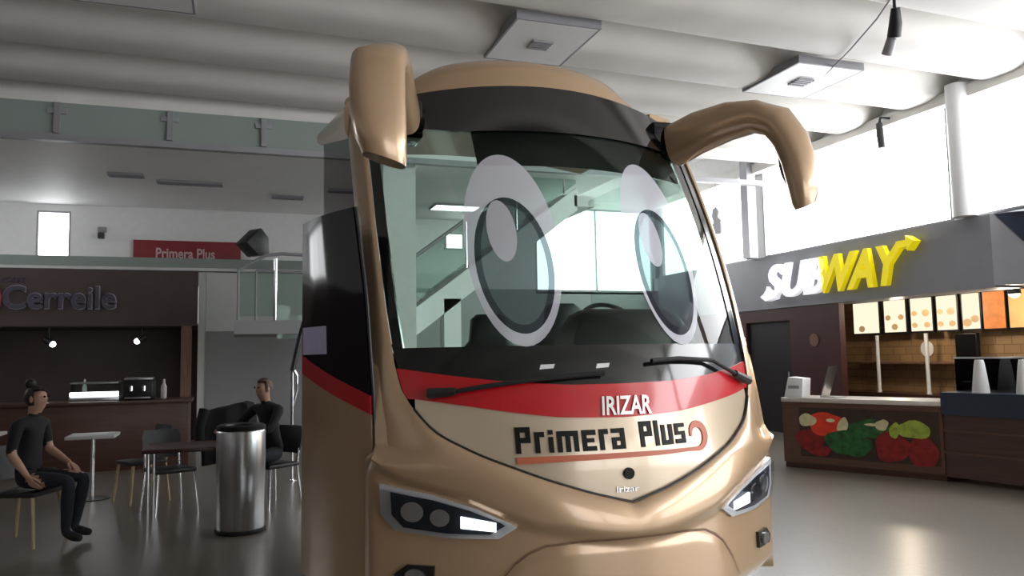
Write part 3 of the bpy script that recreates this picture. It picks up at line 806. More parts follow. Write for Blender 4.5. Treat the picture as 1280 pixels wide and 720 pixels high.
# ------------------------------------------------------------------ right-hand sandwich shop
FA, FB = 8.42, 17.9
bm = NB(); add_box(bm, 10.2, 10.75, FA, FB, 2.45, 3.51)
ang = [(10.2, FA), (11.3, 7.2), (11.3, FA)]
vs = [[bm.verts.new((x, y, z)) for x, y in ang] for z in (2.48, 3.51)]
bm.faces.new(vs[0][::-1]); bm.faces.new(vs[1])
for i in range(3): bm.faces.new((vs[0][i], vs[0][(i+1) % 3], vs[1][(i+1) % 3], vs[1][i]))
fa = thing('shop_fascia', 'charcoal shop fascia carrying the white and yellow sign over the counter', 'shop front', (10.2, 12, 2.45))
part('fascia_board', bm, 'fascia', fa, True, smooth=False)
bm = NB()
p0, p1 = Vector((10.2, FA)), Vector((11.3, 7.2)); tdir = (p1-p0).normalized(); nrm = Vector((tdir.y, -tdir.x)); nrm = nrm if nrm.x < 0 else -nrm
tri = [(.06, 3.50), (1.6, 3.50), (1.6, 2.60), (.75, 2.62)]
A = [bm.verts.new((*(p0+tdir*a+nrm*.012), z)) for a, z in tri]; B = [bm.verts.new((*(p0+tdir*a+nrm*.002), z)) for a, z in tri]
bm.faces.new(A); bm.faces.new(B[::-1])
for i in range(4): bm.faces.new((A[i], A[(i+1) % 4], B[(i+1) % 4], B[i]))
part('corner_panel', bm, 'navy', fa, True, smooth=False)
# raised sign letters
sg_ = thing('shop_sign', 'raised white and yellow SUBWAY letters on the charcoal fascia', 'sign', (10.2, 11.7, 2.63))
def slanted(body, v_start, width, z0, h):
    return to_right_wall(fit(text_bm(body, bold=.032, extrude=.028, shear=.28, spacing=1.0), width, h), 10.19-.09, v_start, z0, 1.6)
part('white_letters', slanted('SUB', 13.40, 1.72, 2.635, .67), 'sub_white', sg_, True, smooth=False, label='white raised letters SUB')
part('yellow_letters', slanted('WAY', 11.82, 1.98, 2.635, .67), 'sub_yellow', sg_, True, smooth=False, label='yellow raised letters WAY')
def arrow(pts2, z0, v_start):
    bm = NB(); A = [bm.verts.new((x, y, .05)) for x, y in pts2]; B = [bm.verts.new((x, y, -.05)) for x, y in pts2]
    bm.faces.new(A); bm.faces.new(B[::-1]); n = len(A)
    for i in range(n): bm.faces.new((A[i], A[(i+1) % n], B[(i+1) % n], B[i]))
    return to_right_wall(bm, 10.10, v_start, z0, 1.6)
part('arrow_tail', arrow([(-.16, .03), (.0, -.06), (.25, -.03), (.30, .10), (.10, .10), (.05, .17), (-.05, .08)], 2.66, 13.36), 'sub_white', sg_, True, smooth=False)
part('arrow_head', arrow([(0, 0), (.20, .0), (.20, .07), (.36, -.03), (.22, -.17), (.22, -.10), (.05, -.12)], 3.32, 9.98), 'sub_yellow', sg_, True, smooth=False)
bm = NB()
pts2 = []
# interior shell
struct('wall_shop_back', bx(12.3, 12.5, 3.0, 14.2, 0, 2.9), 'tile')
struct('wall_shop_end', bx(10.3, 12.3, 11.45, 11.55, 0, 2.45) if False else bx(10.78, 12.28, 14.0, 14.2, 0, 2.88), 'maroon')
struct('ceiling_shop', bx(11.35, 12.5, 3.0, 17.9, 2.9, 3.0), 'white')
struct('ceiling_shop_edge', bx(10.78, 11.34, 8.5, 17.9, 2.9, 3.0), 'white')
bm = NB(); add_box(bm, 10.22, 10.34, 11.55, 12.9, 0, 2.44); add_box(bm, 10.22, 10.34, 12.9, 14.3, 2.2, 2.44); add_box(bm, 10.22, 10.34, 14.3, 17.9, 0, 2.44)
struct('wall_shop_front', bm, 'maroon')
dd = struct('door_1', bx(10.28, 10.33, 12.9, 14.3, 0, 2.2), 'dark_door')
part('door_handle', add_tube(NB(), [(10.24, 13.02, .95), (10.24, 13.02, 1.2)], .014), 'steel', dd)
bm = bx(10.8, 12.2, 4.0, 8.0, 2.3, 2.42); struct('trim_6', bm, 'fascia')
# a round emblem on the maroon wall
bm = NB(); add_lathe(bm, [(.12, 0), (.12, .01)], 0, 0, 20)
for v in bm.verts: v.co = Vector((10.215-v.co.z, 12.22+v.co.x, 1.8+v.co.y))
single('emblem', bm, 'maroon' if False else 'wood_mid', 'faint round emblem on the maroon wall left of the menu boards', 'sign')

# menu boards
mb = [(13.22, 12.50), (12.40, 11.83), (11.75, 11.22), (11.16, 10.69), (10.62, 10.23)]
mb_lab = ['lit cream menu board at the left end, beside the maroon wall', 'lit cream menu board second from the maroon wall', 'lit yellow menu board in the middle of the five', 'lit yellow menu board fourth from the maroon wall', 'brightest lit menu board, next to the orange panel']
for i, (a, c) in enumerate(mb):
    t = thing('menu_board', mb_lab[i], 'menu board', (12.05, (a+c)/2, 1.90), 0, 'lit menu boards over the shop counter')
    w = (a-c)/2
    fr = NB(); add_box(fr, 0, .06, -w, w, 0, .67); part('frame', fr, 'black_metal', t, smooth=False); part('wall_bracket', bx(.06, .25, -.06, .06, .2, .5), 'black_metal', t)
    part('lit_panel', bx(-.015, .0, -w+.03, w-.03, .03, .64), 'board', t, smooth=False)
    for (px, pz, r) in ([(.15, .12, .09)] if i == 0 else [(.28, .31, .075), (-.28, .31, .075), (0, .13, .085)] if i == 1 else [(.28, .36, .07), (-.2, .36, .09), (.28, .14, .07), (-.25, .14, .075)] if i < 4 else [(.2, .14, .1), (-.2, .2, .09)]):
        q = NB(); add_lathe(q, [(r, 0), (r, .004)], 0, 0, 14)
        for v in q.verts: v.co = Vector((-.016-v.co.z, px*w*2+v.co.x*.9, pz+v.co.y*.7))
        part('food_picture', q, 'board_pic', t, smooth=False)
t = thing('menu_board', 'orange food picture panel right of the lit menu boards', 'menu board', (12.05, 9.98, 1.90))
part('frame', bx(0, .25, -.22, .22, 0, .66), 'black_metal', t, smooth=False); part('picture', bx(-.012, 0, -.20, .20, .02, .64), 'board_orange', t, smooth=False)
t = thing('menu_board', 'tan menu panel at the far right under the bright lamp', 'menu board', (12.05, 9.15, 1.90))
part('frame', bx(0, .25, -.57, .57, 0, .66), 'black_metal', t, smooth=False); part('picture', bx(-.012, 0, -.55, .55, .02, .64), 'board_tan', t, smooth=False)
single('light_valance', rbox(11.75, 12.02, 8.4, 10.35, 2.57, 2.68, .01), 'stone', 'cream valance strip above the menu panels at the right', 'shelf')
def lamp(loc, label, name='round_lamp', m='warm_glow', r=.07, cat='lamp', group=None):
    t = thing(name, label, cat, loc, 0, group)
    b1 = NB(); add_lathe(b1, [(r*.5, .20), (r*.6, .12), (r*1.05, .02), (r*1.1, -.03), (r*.95, -.03), (r*.95, .0)], 0, 0, 20); part('lamp_shade', b1, 'black_metal', t)
    b2 = NB(); bmesh.ops.create_uvsphere(b2, u_segments=16, v_segments=10, radius=r); part('bulb', b2, m, t); return t
lamp((11.3, 9.0, 2.44), 'bright round lamp at the right end under the fascia', r=.085)
L = bpy.data.lights.new('shop_lamp', 'POINT'); L.energy = 45; L.color = (1, .85, .65); L.shadow_soft_size = .1
lo_ = bpy.data.objects.new('shop_lamp', L); COL.objects.link(lo_); lo_.location = (11.2, 9.0, 2.25)
lamp((11.3, 11.4, 2.62), 'ceiling lamp inside the shop behind the fascia, above the menu boards', r=.07)
L2 = L.copy(); lo2 = bpy.data.objects.new('shop_lamp', L2); COL.objects.link(lo2); lo2.location = (11.2, 11.2, 2.4); L2.energy = 45
# back counter of the shop
single('back_counter', rbox(11.75, 12.28, 4.0, 13.6, 0, .78, .01), 'wood_dark', 'dark back counter along the tiled shop wall', 'counter')
single('shelf', rbox(12.0, 12.3, 9.0, 13.4, 1.32, 1.37, .008), 'wood_mid', 'brown shelf on the tiled wall beneath the menu boards', 'shelf')
for i, (y, lab) in enumerate(((12.50, 'pale upright post left of the steel pot on the tiled shop wall'), (11.32, 'pale upright post right of the round plate in the shop'))):
    single('steel_post', add_lathe(NB(), [(.045, .78), (.035, .83), (.035, 1.86), (.045, 1.88)], 11.95, y, 14), 'white_paint', lab, 'post', 'upright posts behind the shop counter')
bm = NB(); add_lathe(bm, [(.13, 0), (.15, .015), (.12, .02)], 0, 0, 24)
for v in bm.verts: v.co = Vector((12.29-v.co.z, 11.62+v.co.x, 1.60+v.co.y))
single('round_plate', bm, 'white_paint', 'pale round plate on the tiled wall under the middle menu board', 'plate')
t = thing('hanging_screen', 'dark square screen hung below the orange menu panel', 'screen', (12.1, 10.62, 1.44))
part('casing', rbox(0, .08, -.22, .22, 0, .42, .01), 'black_metal', t); part('screen_face', bx(-.006, 0, -.2, .2, .02, .40), 'frit', t)

# counters: front line in plan
cA, cB, cC, cD = (7.27, 9.42), (8.14, 7.55), (8.36, 6.35), (8.75, 4.3)
CP = [Vector(p) for p in (cA, cB, cC, cD)]
def add_miter(bm, i, d0, d1, z0, z1):
    ns = []
    for a, c in zip(CP, CP[1:]):
        t = (c-a).normalized(); ns.append(Vector((-t.y, t.x)))
    vn = [ns[0]]+[(a+c)/(1+a.dot(c)) for a, c in zip(ns, ns[1:])]+[ns[-1]]
    q = [CP[i]+vn[i]*d0, CP[i+1]+vn[i+1]*d0, CP[i+1]+vn[i+1]*d1, CP[i]+vn[i]*d1]
    v = [bm.verts.new((a.x, a.y, z)) for z in (z0, z1) for a in q]
    for f in ((3, 2, 1, 0), (4, 5, 6, 7), (0, 1, 5, 4), (1, 2, 6, 5), (2, 3, 7, 6), (3, 0, 4, 7)): bm.faces.new([v[k] for k in f])
    return bm
t1 = thing('display_counter', 'brown counter with a vegetable picture on its front and pale top', 'counter', (*cA, 0))
part('counter_body', add_miter(NB(), 0, 0, .62, .08, .90), 'wood_counter', t1, True, smooth=False)
part('plinth', add_miter(NB(), 0, .04, .60, 0, .08), 'wood_dark', t1, True, smooth=False)
part('counter_top', bevel(add_miter(NB(), 0, -.03, .66, .90, .96), .008), 'stone', t1, True)
bm = NB(); a_ = Vector(cA); b__ = Vector(cB); td = (b__-a_).normalized(); nd = Vector((td.y, -td.x)); nd = nd if nd.x < 0 else -nd; LEN = (b__-a_).length
def onp(x, z, d): p = a_+td*(x*LEN)+nd*d; return Vector((p.x, p.y, z))
quad = [onp(.12, .17, .004), onp(.985, .17, .004), onp(.985, .83, .004), onp(.12, .83, .004)]
bm.faces.new([bm.verts.new(p) for p in quad]).material_index = 0
veg = [(.19, .40, .10, .14, 3, 0), (.30, .62, .125, .155, 1, 0), (.175, .66, .06, .085, 5, 0), (.41, .61, .035, .10, 5, .3), (.58, .58, .13, .12, 2, -.2), (.655, .64, .04, .07, 5, .3), (.42, .40, .13, .16, 2, .2), (.50, .36, .09, .14, 2, 0),
       (.71, .37, .105, .19, 3, 0), (.89, .34, .085, .20, 3, 0), (.84, .60, .10, .11, 4, 0), (.73, .58, .03, .10, 4, .2), (.25, .26, .08, .07, 3, 0)]
for i, (x, z, a, b2, mi, tl) in enumerate(veg):
    d = .006+.0012*i; vs = []
    for k in range(22):
        an = 2*PI*k/22; rr = 1+.08*math.sin(3*an+i)+.04*math.sin(5*an)
        ex, ez = a*rr*math.cos(an), b2*rr*math.sin(an)
        vs.append(bm.verts.new(onp(x+ex+tl*ez*.4, z+ez, d)))
    bm.faces.new(vs).material_index = mi
for (x, z, a, b2) in ((.335, .67, .03, .025), (.60, .64, .05, .018)):
    bm.faces.new([bm.verts.new(onp(x+a*math.cos(2*PI*k/14), z+b2*math.sin(2*PI*k/14), .026)) for k in range(14)]).material_index = 5
part('vegetable_picture', bm, ['print_dark', 'tomato', 'pepper_green', 'pepper_red', 'lime', 'garlic'], t1, True, smooth=False, label='printed picture of tomatoes and peppers')
t2 = thing('serving_counter', 'dark brown serving counter with glass guard at the right edge', 'counter', (*cB, 0))
for i in (1, 2):
    part('counter_front', add_miter(NB(), i, .02, .75, .06, .80), 'wood_dark', t2, True, smooth=False)
    for z in (.34, .60): part('front_strip', add_miter(NB(), i, .0, .03, z, z+.022), 'wood_counter', t2, True, smooth=False)
    part('dark_ledge', add_miter(NB(), i, -.01, .85, .80, 1.07), 'navy', t2, True, smooth=False)
    part('glass_guard', add_miter(NB(), i, .42, .435, 1.07, 1.47), 'dark_glass', t2, True, smooth=False)
    part('guard_rail', add_miter(NB(), i, .40, .46, 1.47, 1.49), 'steel', t2, True, smooth=False)
def cone_solid(x, y, label, mx=1.):  # plain white tapered solid standing on the dark ledge
    b1 = NB(); rings = []
    for z, w in ((1.07, .105), (1.12, .10), (1.32, .075), (1.42, .06), (1.46, .05)):
        rings.append([Vector((x+w*.8*math.cos(2*PI*k/16), y+w*mx*math.sin(2*PI*k/16), z)) for k in range(16)])
    loft(b1, rings); return single('white_taper', b1, 'white_paint', label, 'cups', 'white tapered shapes on the serving counter')
cone_solid(8.36, 7.17, 'white tapered shape on the dark serving counter, nearer the vegetable picture')
cone_solid(8.47, 6.70, 'white tapered shape on the dark serving counter, nearer the right edge', .85)
# small things on the display counter
t = thing('card_box', 'white slanted box on the left end of the vegetable counter', 'box', (7.42, 9.33, .96), math.atan2(td.y, td.x))
b1 = NB(); pr = [(-.15, 0), (.12, 0), (.14, .26), (-.08, .28)]
loft(b1, [[Vector((x, y, z)) for x, z in pr] for y in (-.02, .22)]); part('box_body', bevel(b1, .008), 'white_paint', t); part('box_slot', bx(-.08, .08, -.026, -.02, .12, .16), 'vent_grey', t)
t = thing('sign_holder', 'clear leaning sign holder beside the white box on the counter', 'sign holder', (7.62, 8.92, .96), math.atan2(td.y, td.x))
b1 = NB(); loft(b1, [[Vector((x, y, z)) for x, z in ((-.10, 0), (-.085, 0), (.055, .42), (.04, .42))] for y in (.0, .26)]); part('back_plate', b1, 'steel', t)
part('foot', rbox(-.10, .16, 0, .26, 0, .012, .003), 'steel', t)

# ------------------------------------------------------------------ things on ceiling and windows
def vent_panel(x0, x1, y0, y1, z, label):
    t = thing('ceiling_panel', label, 'ceiling panel', ((x0+x1)/2, (y0+y1)/2, z), 0, 'white square ceiling panels')
    a, c = (x1-x0)/2, (y1-y0)/2
    f_ = NB(); e = .025
    for q in ((-a, a, -c, -c+e), (-a, a, c-e, c), (-a, -a+e, -c+e, c-e), (a-e, a, -c+e, c-e)): add_box(f_, *q, -.006, .10)
    part('frame', f_, 'vent_grey', t, smooth=False)
    part('panel', bx(-a+e, a-e, -c+e, c-e, -.005, .02), 'white_paint', t, smooth=False)
    g = NB()
    for k in range(4): add_box(g, -.13, .13, -.12+.07*k, -.085+.07*k, -.03, -.006)
    part('grille', g, 'vent_grey', t, smooth=False)
vent_panel(2.97, 4.02, 8.16, 9.42, 5.38, 'white ceiling panel with dark vent above the coach roof')
vent_panel(-1.62, -.42, 7.85, 9.1, 5.38, 'white ceiling panel at the top left corner above the cafe')
vent_panel(6.98, 8.05, 8.38, 9.62, 5.38, 'plain white ceiling panel right of the coach by the windows')
t = thing('track_spotlight', 'dark hanging spotlight with a white front near the upper right ceiling', 'spotlight', (6.55, 6.35, 5.0))
part('stem', add_tube(NB(), [(0, 0, .02), (0, 0, .46)], .016, 8), 'black_metal', t)
part('lamp_head', add_tube(NB(), [(-.04, -.05, .16), (0, 0, .02), (.03, .06, -.10)], [.045, .065, .07], 14), 'black_metal', t)
part('lamp_tip', add_tube(NB(), [(.04, .10, -.10), (.06, .20, -.24)], [.05, .055], 14), 'vent_grey', t)
part('lamp_lens', add_tube(NB(), [(.10, .13, -.13), (.115, .19, -.23)], .018, 10), 'white_paint', t)
single('ceiling_cable', add_tube(NB(), [(6.62, 6.35, 5.42), (6.95, 7.0, 5.385), (7.3, 7.8, 5.37), (7.75, 8.9, 5.385)], .010, 6), 'vent_grey', 'thin grey cable running along the ceiling from the hanging spotlight', 'cable')
t = thing('hanging_speaker', 'small dark speaker hung in front of the bright window at the upper right', 'speaker', (9.9, 10.02, 4.85))
part('speaker_body', add_tube(NB(), [(0, 0, .0), (0, .02, .22), (.02, .05, .42)], [.055, .06, .05], 12), 'dark_plastic', t); part('bracket', add_tube(NB(), [(.02, .05, .42), (.05, .05, .52), (.26, .05, .53)], .022, 8), 'black_metal', t)
bm = NB(); vs = []
sil = [(-.16, .0), (.15, .02), (.17, .2), (.10, .3), (.16, .42), (.12, .58), (.0, .62), (-.10, .5), (-.06, .38), (-.17, .3)]
A = [bm.verts.new((9.98, 14.9+y, 4.17+z)) for y, z in sil]; B = [bm.verts.new((10.02, 14.9+y, 4.17+z)) for y, z in sil]
bm.faces.new(A); bm.faces.new(B[::-1])
for i in range(len(A)): bm.faces.new((A[i], A[(i+1) % len(A)], B[(i+1) % len(A)], B[i]))
add_tube(bm, [(10.0, 14.9, 4.78), (10.0, 14.9, 5.36), (10.16, 14.9, 5.38)], .006, 6)
single('hanging_cutout', bm, 'vent_grey', 'grey cutout shape hanging in the bright window just right of the coach', 'cutout')
# soffit grilles at the back left
for i, (x, y, w, lab) in enumerate(((-1.75, 14.9, .28, 'dark slim ceiling grille nearest the glass band, left of the long one'), (-.75, 15.3, .55, 'long dark ceiling grille over the cafe sign'), (1.0, 16.2, .30, 'small ceiling grille nearest the coach roof'))):
    g = NB(); add_box(g, x-w, x+w, y-.12, y+.12, 4.78, 4.82)
    for k in range(5): add_box(g, x-w+.04, x+w-.04, y-.10+.045*k, y-.085+.045*k, 4.772, 4.78)
    single('ceiling_grille', g, 'vent_grey', lab, 'grille', 'grilles in the low back ceiling', smooth=False)
bm = to_back_wall(fit(text_bm('Primera Plus', bold=.01, extrude=.01), .80, .12), -2.35, YF-.012, 4.86, .5)
# dark text band on the upper back wall
single('lettering_band', bm, 'vent_grey', 'small dark lettering high on the white back wall under the ceiling', 'lettering', smooth=False)
# dark tilted loudspeaker before the red banner
t = thing('loudspeaker', 'black tilted loudspeaker in front of the right end of the red banner', 'speaker', (.34, 15.5, 3.53), math.radians(35))
b1 = NB(); rings = [[Vector((x, y, z)) for x, z in ((-.26, .22), (.0, .0), (.24, .03), (.22, .36), (.05, .52))] for y in (-.18, .18)]
loft(b1, rings); part('speaker_cabinet', bevel(b1, .015), 'dark_plastic', t)
part('wall_arm', add_tube(NB(), [(.05, .1, .25), (1.45, 2.08, .3)], .02, 8), 'black_metal', t)
t = thing('security_camera', 'small dark security camera on the white wall beside the bright window', 'camera', (-2.54, 18.02, 4.12))
part('camera_body', rbox(-.06, .06, -.16, .0, 0, .12, .02), 'dark_plastic', t); part('camera_mount', rbox(-.08, .08, .0, .07, .14, .26, .02), 'vent_grey', t)
# red banner
t = thing('red_banner', 'long dark red banner with pale lettering on the white back wall', 'banner', (-.9, 18.03, 3.55))
part('banner_board', rbox(-1.05, 1.05, -.03, .06, 0, .58, .01), 'banner_red', t)
b1 = to_back_wall(fit(text_bm('Primera Plus', bold=.02, extrude=.01), 1.15, .22), -.62, -.031, .20, .5); part('banner_lettering', b1, 'banner_text', t, smooth=False)

# ------------------------------------------------------------------ cafe at the left
KV = 16.5
t = thing('cafe_fascia', 'brown cafe fascia with rounded purple letters and glass ledge on top', 'shop front', (-3, KV, 2.28))
part('fascia_board', bx(-5.9, 2.36, 0, .25, 0, 1.06), 'brown_sign', t, smooth=False)
bm = bx(-5.9, 4.4, -.02, .02, 1.12, 1.30); part('glass_ledge', bm, 'band_glass', t, smooth=False)
part('ledge_slab', bx(-5.9, 4.4, .0, 1.5, 1.065, 1.12), 'white', t, smooth=False)
b1 = to_back_wall(fit(text_bm('Cerreile', bold=.012, extrude=.03), 1.82, .42), -.88, -.04, .32, 1.2); part('letters', b1, 'purple_metal', t, smooth=False, label='dark purple rounded cafe name')
b1 = to_back_wall(fit(text_bm('Cerreile', bold=.030, extrude=.01), 1.86, .45), -.90, -.012, .305, 1.); part('letter_rims', b1, 'pale_rim', t, smooth=False)
b1 = to_back_wall(fit(text_bm('CAFE', bold=.01, extrude=.01), .36, .10), -.92, -.012, .80, 1.); part('small_letters', b1, 'purple_metal', t, smooth=False)
b1 = NB(); add_tube(b1, [(-1.05+.13*math.cos(a), -.03, .50+.25*math.sin(a)) for a in [PI*.6-PI*1.2*i/14 for i in range(15)]], .03, 8); part('red_arc', b1, 'banner_red', t)
# kiosk shell
bm = NB(); add_box(bm, XL, -.65, 17.9, 18.05, 0, 2.3); struct('wall_kiosk', bm, 'brown_sign')
bm = NB(); add_box(bm, XL, -.64, KV+.26, 17.9, 2.26, 2.34); struct('ceiling_kiosk', bm, 'dark_plastic')
struct('wall_kiosk_side', bx(-.63, -.5, KV+.12, 18.05, 0, 3.33), 'white')
bm = NB(); add_box(bm, -.92, -.74, KV-.05, KV+.2, 0, 2.28); struct('trim_7', bm, 'wood_mid')
struct('wall_centre', bx(-.49, 2.3, KV+.12, KV+.25, 2.18, 3.33), 'white'); struct('wall_centre_lower', bx(-.49, 2.3, KV+.10, KV+.26, 0, 2.18), 'grey_wall')
def spot(x, z, tilt, lab):
    t = thing('cafe_spotlight', lab, 'spotlight', (x, KV+.1, z), 0, 'spotlights under the cafe fascia')
    part('stem', add_tube(NB(), [(0, 0, .06), (0, 0, 2.27-z)], .012, 8), 'black_metal', t)
    part('lamp_head', add_tube(NB(), [(-.07*tilt, .0, .07), (.05*tilt, -.03, -.01)], [.05, .07], 14), 'black_metal', t)
    b1 = NB(); bmesh.ops.create_uvsphere(b1, u_segments=14, v_segments=8, radius=.055)
    for v in b1.verts: v.co += Vector((.07*tilt, -.05, -.02))
    part('bulb', b1, 'cool_glow', t)
spot(-3.16, 1.98, 1, 'lit spotlight hanging under the cafe fascia at the left')
spot(-1.62, 2.02, -1, 'lit spotlight hanging under the cafe fascia nearer the wood pillar')
# cafe counter and what stands on it
single('cafe_counter', bevel(add_box(add_box(NB(), -6, -.62, 13.4, 14.1, 0, .98), -6.03, -.58, 13.35, 14.15, .98, 1.03), .006), 'wood_dark', 'long dark brown cafe counter behind the tables at the left', 'counter')
t = thing('display_case', 'small lit display case on the cafe counter', 'display case', (-1.95, 13.7, 1.03))
part('base', rbox(-.34, .34, -.2, .2, 0, .06, .01), 'steel', t); part('light_box', rbox(-.33, .33, -.205, -.15, .07, .14, .01), 'cool_glow', t)
part('glass_hood', bx(-.32, .32, -.15, .18, .06, .26), 'side_glass', t); part('lid', rbox(-.33, .33, -.18, .19, .26, .285, .008), 'steel', t)
t = thing('coffee_machine', 'dark coffee machine on the cafe counter right of the lit case', 'coffee machine', (-1.35, 13.7, 1.03))
part('machine_body', rbox(-.22, .22, -.2, .2, 0, .30, .03), 'black_metal', t); part('cup_rail', rbox(-.20, .20, -.18, .18, .30, .34, .01), 'steel', t)
part('drip_tray', rbox(-.18, .18, -.30, -.2, .02, .05, .01), 'steel', t)
for x in (-.09, .09): part('group_head', add_tube(NB(), [(x, -.20, .2), (x, -.28, .2), (x, -.28, .14)], .025, 10), 'chrome', t)
for i, (x, h, r, lab) in enumerate(((-2.15, .33, .035, 'pale bottle behind the lit display case on the cafe counter'), (-1.02, .30, .045, 'pale jug on the cafe counter right of the coffee machine'))):
    single('bottle', add_lathe(NB(), [(r*.9, 1.031), (r, 1.05), (r, 1.03+h*.6), (r*.4, 1.03+h*.8), (r*.4, 1.03+h)], x, 13.95, 16), 'stone', lab, 'bottle', 'bottles on the cafe counter')

# stair landing, stair and rails behind the coach
struct('stair_landing', bx(.03, 2.9, 13.4, 15.2, 2.02, 2.24), 'grey_wall')
st = thing('staircase', 'white staircase rising to the right behind the coach windscreen', 'staircase', (2.9, 13.2, 2.2))
NST = 13; rise = (4.55-2.24)/NST; run = .235
for k in range(NST):
    x = 2.9+run*k; part('tread', bx(x, x+run+.03, 13.42, 14.8, 2.24+rise*k, 2.24+rise*(k+1)-.0), 'white', st, True, smooth=False)
bm = NB(); xe = 2.9+run*NST; ze = 2.24+rise*NST
for y0, y1 in ((13.30, 13.40), (14.82, 14.92)):
    pr = [(2.55, 1.95), (2.9, 1.95), (xe, ze-.30), (xe, ze+.12), (2.9, 2.42), (2.55, 2.42)]
    loft(bm, [[Vector((x, y, z)) for x, z in pr] for y in (y0, y1)])
part('stringer', bm, 'white_paint', st, True, smooth=False)
bm = NB(); pr = [(2.9, 2.50), (xe, ze+.20), (xe, ze+.95), (2.9, 3.25)]; loft(bm, [[Vector((x, y, z)) for x, z in pr] for y in (13.34, 13.352)])
part('glass_balustrade', bm, 'clear_glass', st, True, smooth=False)
part('handrail', add_tube(NB(), [(2.6, 13.346, 3.28), (2.9, 13.346, 3.30), (xe, 13.346, ze+1.0), (xe+.4, 13.346, ze+1.0)], .035, 10), 'vent_grey', st, True)
for k in (0, 4, 8, 12): part('baluster', add_tube(NB(), [(2.9+run*k, 13.346, 2.42+rise*k), (2.9+run*k, 13.346, 3.28+rise*k)], .02, 8), 'chrome', st, True)
struct('trim_8', bx(2.32, 2.86, 12.95, 13.28, 0, 5.3), 'white')
struct('trim_9', bx(3.42, 3.72, 13.3, 13.6, 0, 2.6), 'white_paint')
struct('mezzanine_slab', bx(5.9, XR-.4, 13.3, 17.0, 4.32, 4.52) if False else bx(5.9, 6.3, 13.3, 15.2, 4.32, 4.52), 'white')
t = thing('landing_rail', 'glass and chrome railing around the stair landing left of the coach', 'railing', (.6, 13.42, 2.24))
part('glass_panel', bx(-.50, .02, -.006, .006, .06, .78), 'clear_glass', t, smooth=False); part('glass_panel', bx(.08, 1.7, -.006, .006, -.30, .80), 'clear_glass', t, smooth=False)
part('chrome_post', add_tube(NB(), [(.05, 0, 0), (.05, 0, 1.0)], .03, 12), 'chrome', t); part('chrome_post', add_tube(NB(), [(-.52, 0, 0), (-.52, 0, .82)], .022, 12), 'vent_grey', t); part('chrome_post', add_tube(NB(), [(-.25, 0, 0), (-.25, 0, .80)], .016, 12), 'vent_grey', t)
part('handrail', add_tube(NB(), [(-.54, 0, .80), (-.10, 0, 1.05), (.15, 0, 1.08), (.48, 0, 1.07)], .028, 10), 'vent_grey', t); part('handrail', add_tube(NB(), [(-.25, 0, .80), (1.7, 0, .74)], .02, 10), 'vent_grey', t)
# rail of lower flight beside the coach
t = thing('stair_rail_post', 'bright chrome handrail post standing between the seated man and the coach', 'post', (.77, 11.2, 0))
part('post', add_tube(NB(), [(0, 0, 0), (0, 0, 1.45)], .024, 12), 'chrome', t)
part('base_plate', add_lathe(NB(), [(.07, 0), (.07, .012), (.03, .02)], 0, 0, 20), 'chrome', t)
part('post_bend', add_tube(NB(), [(.02, -.03, 1.46), (.06, -.03, 1.38), (.06, -.03, 1.2), (.01, 0, 1.0)], .018, 10), 'chrome', t)
part('dark_rail', add_tube(NB(), [(0, 0, 1.45), (.10, .1, 1.9), (.22, .25, 2.3)], .035, 10), 'black_metal', t)

# furniture
def bin_():
    t = thing('waste_bin', 'tall round brushed steel waste bin standing on the floor left of the coach', 'bin', (.09, 8.12, 0))
    part('bin_body', add_lathe(NB(), [(.215, .035), (.222, .05), (.222, .93), (.215, .945)], 0, 0, 48), 'steel', t)
    part('foot_ring', add_lathe(NB(), [(.225, 0), (.23, .01), (.23, .03), (.215, .036)], 0, 0, 48), 'rubber', t)
    part('bin_lid', add_lathe(NB(), [(.218, .946), (.224, .95), (.224, .985), (.20, 1.0), (.14, .995), (.13, .96)], 0, 0, 48), 'black_metal', t)
bin_()
def chair(loc, rot, label, leg_m, seat_m='seat_black', splay=.03, group='cafe chairs', arms=False):
    t = thing('cafe_chair', label, 'chair', loc, rot, group)
    part('seat', rbox(-.21, .21, -.21, .21, .43, .475, .015), seat_m, t)
    b1 = NB(); rings = []
    for z, y, w in ((.56, .215, .19), (.68, .235, .205), (.80, .255, .205), (.86, .265, .18)):
        rings.append([Vector((w*x, y+.02*yy+.03*(1-x*x), z)) for x, yy in [(-1+2*k/6, -.5) for k in range(7)]+[(1-2*k/6, .5) for k in range(7)]])
    loft(b1, rings); part('backrest', b1, seat_m, t)
    for sx_ in (-1, 1):
        part('leg', add_tube(NB(), [(sx_*(.19+splay), -.19-splay, 0), (sx_*.185, -.18, .44)], [.014, .018], 10), leg_m, t)
        part('leg', add_tube(NB(), [(sx_*(.19+splay), .20+splay, 0), (sx_*.185, .19, .44), (sx_*.18, .225, .62)], [.014, .018, .014], 10), leg_m, t)
    return t
WOMAN = (-1.72, 8.62)
chair((-1.74, 8.40, 0), math.radians(68), 'light wood legged chair under the seated woman at the left edge', 'wood_light', splay=.05)
chair((-.98, 10.35, 0), math.radians(-60), 'empty black chair with pale legs between the white table and dark table', 'wood_light')
chair((-.62, 9.45, 0), math.radians(25), 'black chair with thin chrome legs behind the dark table', 'chrome')
chair((.43, 9.35, 0), math.radians(-53), 'chrome legged black chair the man sits on, right of the steel bin', 'chrome')
t = thing('dark_table', 'dark brown table on four thin chrome legs left of the steel bin', 'table', (-.40, 8.72, 0))
part('tabletop', rbox(-.40, .42, -.36, .36, .735, .775, .01), 'wood_dark', t)
for x in (-.34, .36):
    for y in (-.30, .30): part('leg', add_tube(NB(), [(x, y, 0), (x, y, .735)], .014, 10), 'chrome', t)
